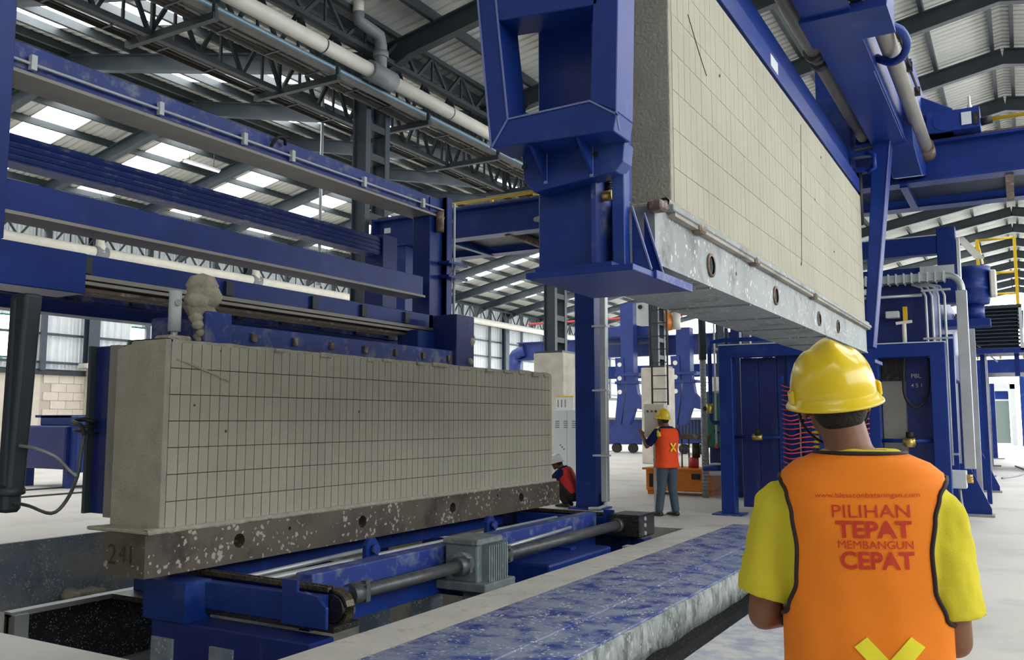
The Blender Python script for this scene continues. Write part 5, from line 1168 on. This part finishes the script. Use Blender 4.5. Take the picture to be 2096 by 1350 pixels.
# ---- foreground worker, seen from behind
fx = P(1762, 1000, Y=2.36)
J = dict(head=V((-.058, .035, 1.585)), neck=V((-.02, -.005, 1.44)),
         shL=V((-.19, -.005, 1.305)), elL=V((-.245, .02, 1.03)), wrL=V((-.13, .25, 1.02)), shR=V((.165, -.005, 1.295)), elR=V((.195, .01, 1.005)), wrR=V((.10, .25, 1.0)),
         hiL=V((-.095, 0, .87)), knL=V((-.11, .02, .48)), anL=V((-.12, -.02, .085)), hiR=V((.095, 0, .87)), knR=V((.11, .03, .48)), anR=V((.12, .0, .085)))
roll = math.radians(-7); yaw = math.radians(14)
hm = Matrix.Rotation(yaw, 3, 'Z') @ Matrix.Rotation(roll, 3, 'Y')
J['hr'] = (hm @ V((1, 0, 0))); J['hf'] = (hm @ V((0, 1, 0)))
J['helmet_rot'] = Matrix.Rotation(math.radians(9), 3, 'X'); J['helmet_c'] = V((0, -.004, .012))
sp = upright_spine(.80, 1.455)
fg = figure('worker in yellow shirt, yellow helmet and orange lettered vest, back to the viewer', (fx.x, 2.36, 0), math.radians(8), J, sp,
            dict(shirt='shirt', trousers='jeans', helmet='helmet', sleeve=.80, hemr=.078, hemdrop=(0, 0, 0), grow=.016), voxel=.007)
# vest as two shaped panels over the torso
def interp(tab, z):
    tab = sorted(tab)
    if z <= tab[0][0]: return tab[0][1]
    for (a, va), (b_, vb) in zip(tab[:-1], tab[1:]):
        if z <= b_:
            t = (z - a) / (b_ - a); t = t * t * (3 - 2 * t); return va + (vb - va) * t
    return tab[-1][1]
VA = [(.62, .212), (.80, .202), (.95, .193), (1.05, .193), (1.15, .20), (1.25, .21), (1.33, .212), (1.37, .205), (1.40, .186), (1.42, .160), (1.437, .128), (1.45, .10)]
VB = [(.62, .165), (.80, .155), (.95, .142), (1.1, .144), (1.22, .150), (1.30, .150), (1.36, .142), (1.40, .130), (1.42, .120), (1.437, .108), (1.45, .096)]
VL = [(1.00, .30), (1.035, .20), (1.07, .172), (1.14, .150), (1.22, .146), (1.30, .156), (1.35, .168), (1.385, .186), (1.405, .30)]
def vsurf(ph, z, back=True, off=0.):
    """ph from -pi/2..pi/2 across one panel"""
    a, b_ = interp(VA, z) + off, interp(VB, z) + off; e = 2.3
    cx, sy = math.sin(ph), math.cos(ph)
    x = a * math.copysign(abs(cx) ** (2 / e), cx); y = b_ * abs(sy) ** (2 / e)
    fold = .004 * math.sin(x * 55 + z * 9) * max(0, min(1, (1.2 - z) * 3)) + .003 * noise.noise(V((x * 14, z * 6, 2 if back else 5)))
    return V((x, -(y + fold) if back else y + fold, z))
def phmax(z):
    a = interp(VA, z); l = interp(VL, z); e = 2.3
    return math.pi / 2 if l >= a else math.asin((l / a) ** (e / 2))
def vest_panel(name, m, back, ztop, zbot=.66, nr=64, ncol=40):
    b = MB()
    for i in range(nr + 1):
        z = zbot + (ztop - zbot) * i / nr; pm = phmax(z)
        for k in range(ncol + 1): b.v.append(tuple(vsurf(-pm + 2 * pm * k / ncol, z, back)))
    w = ncol + 1
    for i in range(nr):
        for k in range(ncol): b.f.append((i * w + k, i * w + k + 1, (i + 1) * w + k + 1, (i + 1) * w + k)); b.sm.append(True)
    o = put(b.mesh(name, m), name, fg); s = o.modifiers.new('thick', 'SOLIDIFY'); s.thickness = .004; s.offset = 0; return o
vb = vest_panel('vest_back', 'vest', True, 1.447)
vf = vest_panel('vest_front', 'vest_red', False, 1.40)
for s in (-1, 1):
    pts = []
    for i in range(40):
        z = 1.01 + (1.39 - 1.01) * i / 39; pts.append(vsurf(s * phmax(z), z, True, .003))
    b = MB().tube(pts, .0055, 6); put(b.mesh('armhole_piping', 'piping'), 'armhole_piping', fg, vb)
b = MB().tube([vsurf(-math.pi / 2 + math.pi * i / 30, 1.447, True, .003) for i in range(31)], .006, 6); put(b.mesh('collar_piping', 'piping'), 'collar_piping', fg, vb)
def on_vest(vs, fs, x0, z0, rot=0.):
    b = MB(); out = []
    c_, s_ = math.cos(rot), math.sin(rot)
    for v in vs:
        x, z = x0 + v.x * c_ - v.y * s_, z0 + v.x * s_ + v.y * c_
        a = interp(VA, z); e = 2.3; ph = math.asin(max(-1, min(1, math.copysign((abs(x) / a) ** (e / 2), x)))); p = vsurf(ph, z, True, .0045); out.append(p)
    b.add(out, fs); return b
def dense(txt, size, bold, space=1.):
    vs, fs = text_mesh(txt, size, bold, space=space); return vs, fs
PX = 1 / 818.
for txt, px, py, cap, wpx, bold in (('www.blessconbataringan.com', 1777, 1006, 9, 184, .0), ('PILIHAN', 1783, 1043, 24, 136, .0), ('TEPAT', 1787, 1080, 30, 132, .0016), ('MEMBANGUN', 1789, 1101, 15, 130, .0), ('CEPAT', 1791, 1138, 31, 128, .0016)):
    size = cap * PX / .70
    vs, fs = dense(txt, size, bold)
    w0 = max(v.x for v in vs) - min(v.x for v in vs); k = wpx * PX / w0
    vs = [V((v.x * k, v.y, 0)) for v in vs]
    b = on_vest(vs, fs, (px - 1766) * PX, 1.53 - (py - 857) * PX, math.radians(2.))
    put(b.mesh('lettering', 'print'), 'lettering', fg, vb)
for x0, z0, x1, z1 in ((1775, 1275, 1905, 1420), (1872, 1270, 1745, 1425)):
    b = MB(); n = 24; w = .017; A_ = V((x0, z0)); B2 = V((x1, z1)); d = (B2 - A_).normalized(); nn = V((-d.y, d.x))
    vs = []; 
    for i in range(n + 1):
        for s in (-1, 0, 1):
            q_ = A_.lerp(B2, i / n) + nn * (s * 15); vs.append(V(((q_.x - 1784) * PX, -(q_.y - 857) * PX, 0)))
    fs = [(i * 3 + k, i * 3 + k + 1, (i + 1) * 3 + k + 1, (i + 1) * 3 + k) for i in range(n) for k in range(2)]
    o = put(on_vest(vs, fs, 0, 1.53).mesh('reflective_strip', 'tape'), 'reflective_strip', fg, vb)
    s_ = o.modifiers.new('thick', 'SOLIDIFY'); s_.thickness = .003; s_.offset = 0

# ---- worker standing at the control board
wl_ = P(1367, 1056, Z=0)
J = dict(head=V((-.03, .05, 1.545)), neck=V((0, .01, 1.40)),
         shL=V((-.185, .0, 1.32)), elL=V((-.27, .16, 1.10)), wrL=V((-.20, .36, 1.27)), shR=V((.185, .0, 1.32)), elR=V((.22, .14, 1.06)), wrR=V((.02, .33, 1.16)),
         hiL=V((-.09, 0, .84)), knL=V((-.10, .02, .46)), anL=V((-.13, .05, .085)), hiR=V((.09, 0, .84)), knR=V((.10, .0, .46)), anR=V((.11, -.06, .085)),
         hdL=V((.1, .5, .6)), hnL=V((.6, .4, 0)), htL=V((1, 0, .2)))
hm = Matrix.Rotation(math.radians(12), 3, 'Z'); J['hr'] = hm @ V((1, 0, 0)); J['hf'] = hm @ V((0, 1, 0)); J['helmet_rot'] = Matrix.Rotation(math.radians(5), 3, 'X'); J['helmet_c'] = V((0, -.004, .012))
sp = upright_spine(.78, 1.415)
p2 = figure('worker in orange vest and jeans with yellow helmet standing at the control board', tuple(wl_), math.radians(60), J, sp,
            dict(shirt='navy', trousers='jeans', helmet='helmet', sleeve=.85, hemr=.07), voxel=.010)
def simple_vest(root, spine, lo, hi, m, grow):
    b = MB(); loft(b, [(p, r, f, rx * .97 + grow, ry + grow) for p, r, f, rx, ry in spine[lo:hi]]); o = put(evaluated(b, 'vest', m, .012, 4), 'vest', root); return o
sp2 = [(V((0, 0, .76)), R_, F_, .185, .135)] + sp[1:8]
v2 = simple_vest(p2, sp2, 0, 8, 'vest_red', .032)
b = MB()
for s in (-1, 1): b.bar((s * .055, -.158, 1.16), (-s * .055, -.158, 1.02), .006, .028, (0, 1, 0))
for s in (-1, 1):
    bb_ = MB().bar((s * .05, -.160, 1.15), (-s * .05, -.160, 1.02), .026, .006, (0, 1, 0)); put(bb_.mesh('reflective_strip', 'tape'), 'reflective_strip', p2, v2)
bb_ = MB().tube([(-.17, .02, 1.385), (-.2, -.03, 1.33), (-.19, -.06, 1.25)], .035, 8, 3); put(bb_.mesh('shoulder_patch', 'shirt'), 'shoulder_patch', p2)

# ---- worker crouching at the far end of the lower cake
wc = P(1161, 1037, Z=0)
J = dict(head=V((0, .20, .77)), neck=V((0, .10, .68)),
         shL=V((-.18, .06, .60)), elL=V((-.22, .25, .42)), wrL=V((-.14, .46, .48)), shR=V((.18, .06, .60)), elR=V((.22, .26, .42)), wrR=V((.12, .46, .48)),
         hiL=V((-.09, -.16, .20)), knL=V((-.14, .22, .42)), anL=V((-.12, -.02, .085)), hiR=V((.09, -.16, .20)), knR=V((.14, .22, .40)), anR=V((.12, .0, .085)))
J['hr'] = V((1, 0, 0)); J['hf'] = V((0, .97, -.24)).normalized(); J['helmet_c'] = V((0, -.004, .012))
a0, a1 = V((0, -.17, .17)), V((0, .09, .69)); ax = (a1 - a0).normalized(); fw_ = V((0, ax.z, -ax.y))
sp = [(a0.lerp(a1, t), R_, fw_, rx, ry) for t, rx, ry in ((0, .14, .11), (.12, .165, .12), (.3, .16, .115), (.5, .165, .11), (.68, .178, .116), (.84, .175, .11), (.93, .13, .09), (1, .07, .066))]
p3 = figure('worker in white helmet and red vest crouching at the far end of the lower cake', tuple(wc), math.radians(95), J, sp,
            dict(shirt='navy', trousers='trouser', helmet='helmet_white', sleeve=.9, hemr=.07), voxel=.011)
simple_vest(p3, sp, 1, 7, 'red', .026)
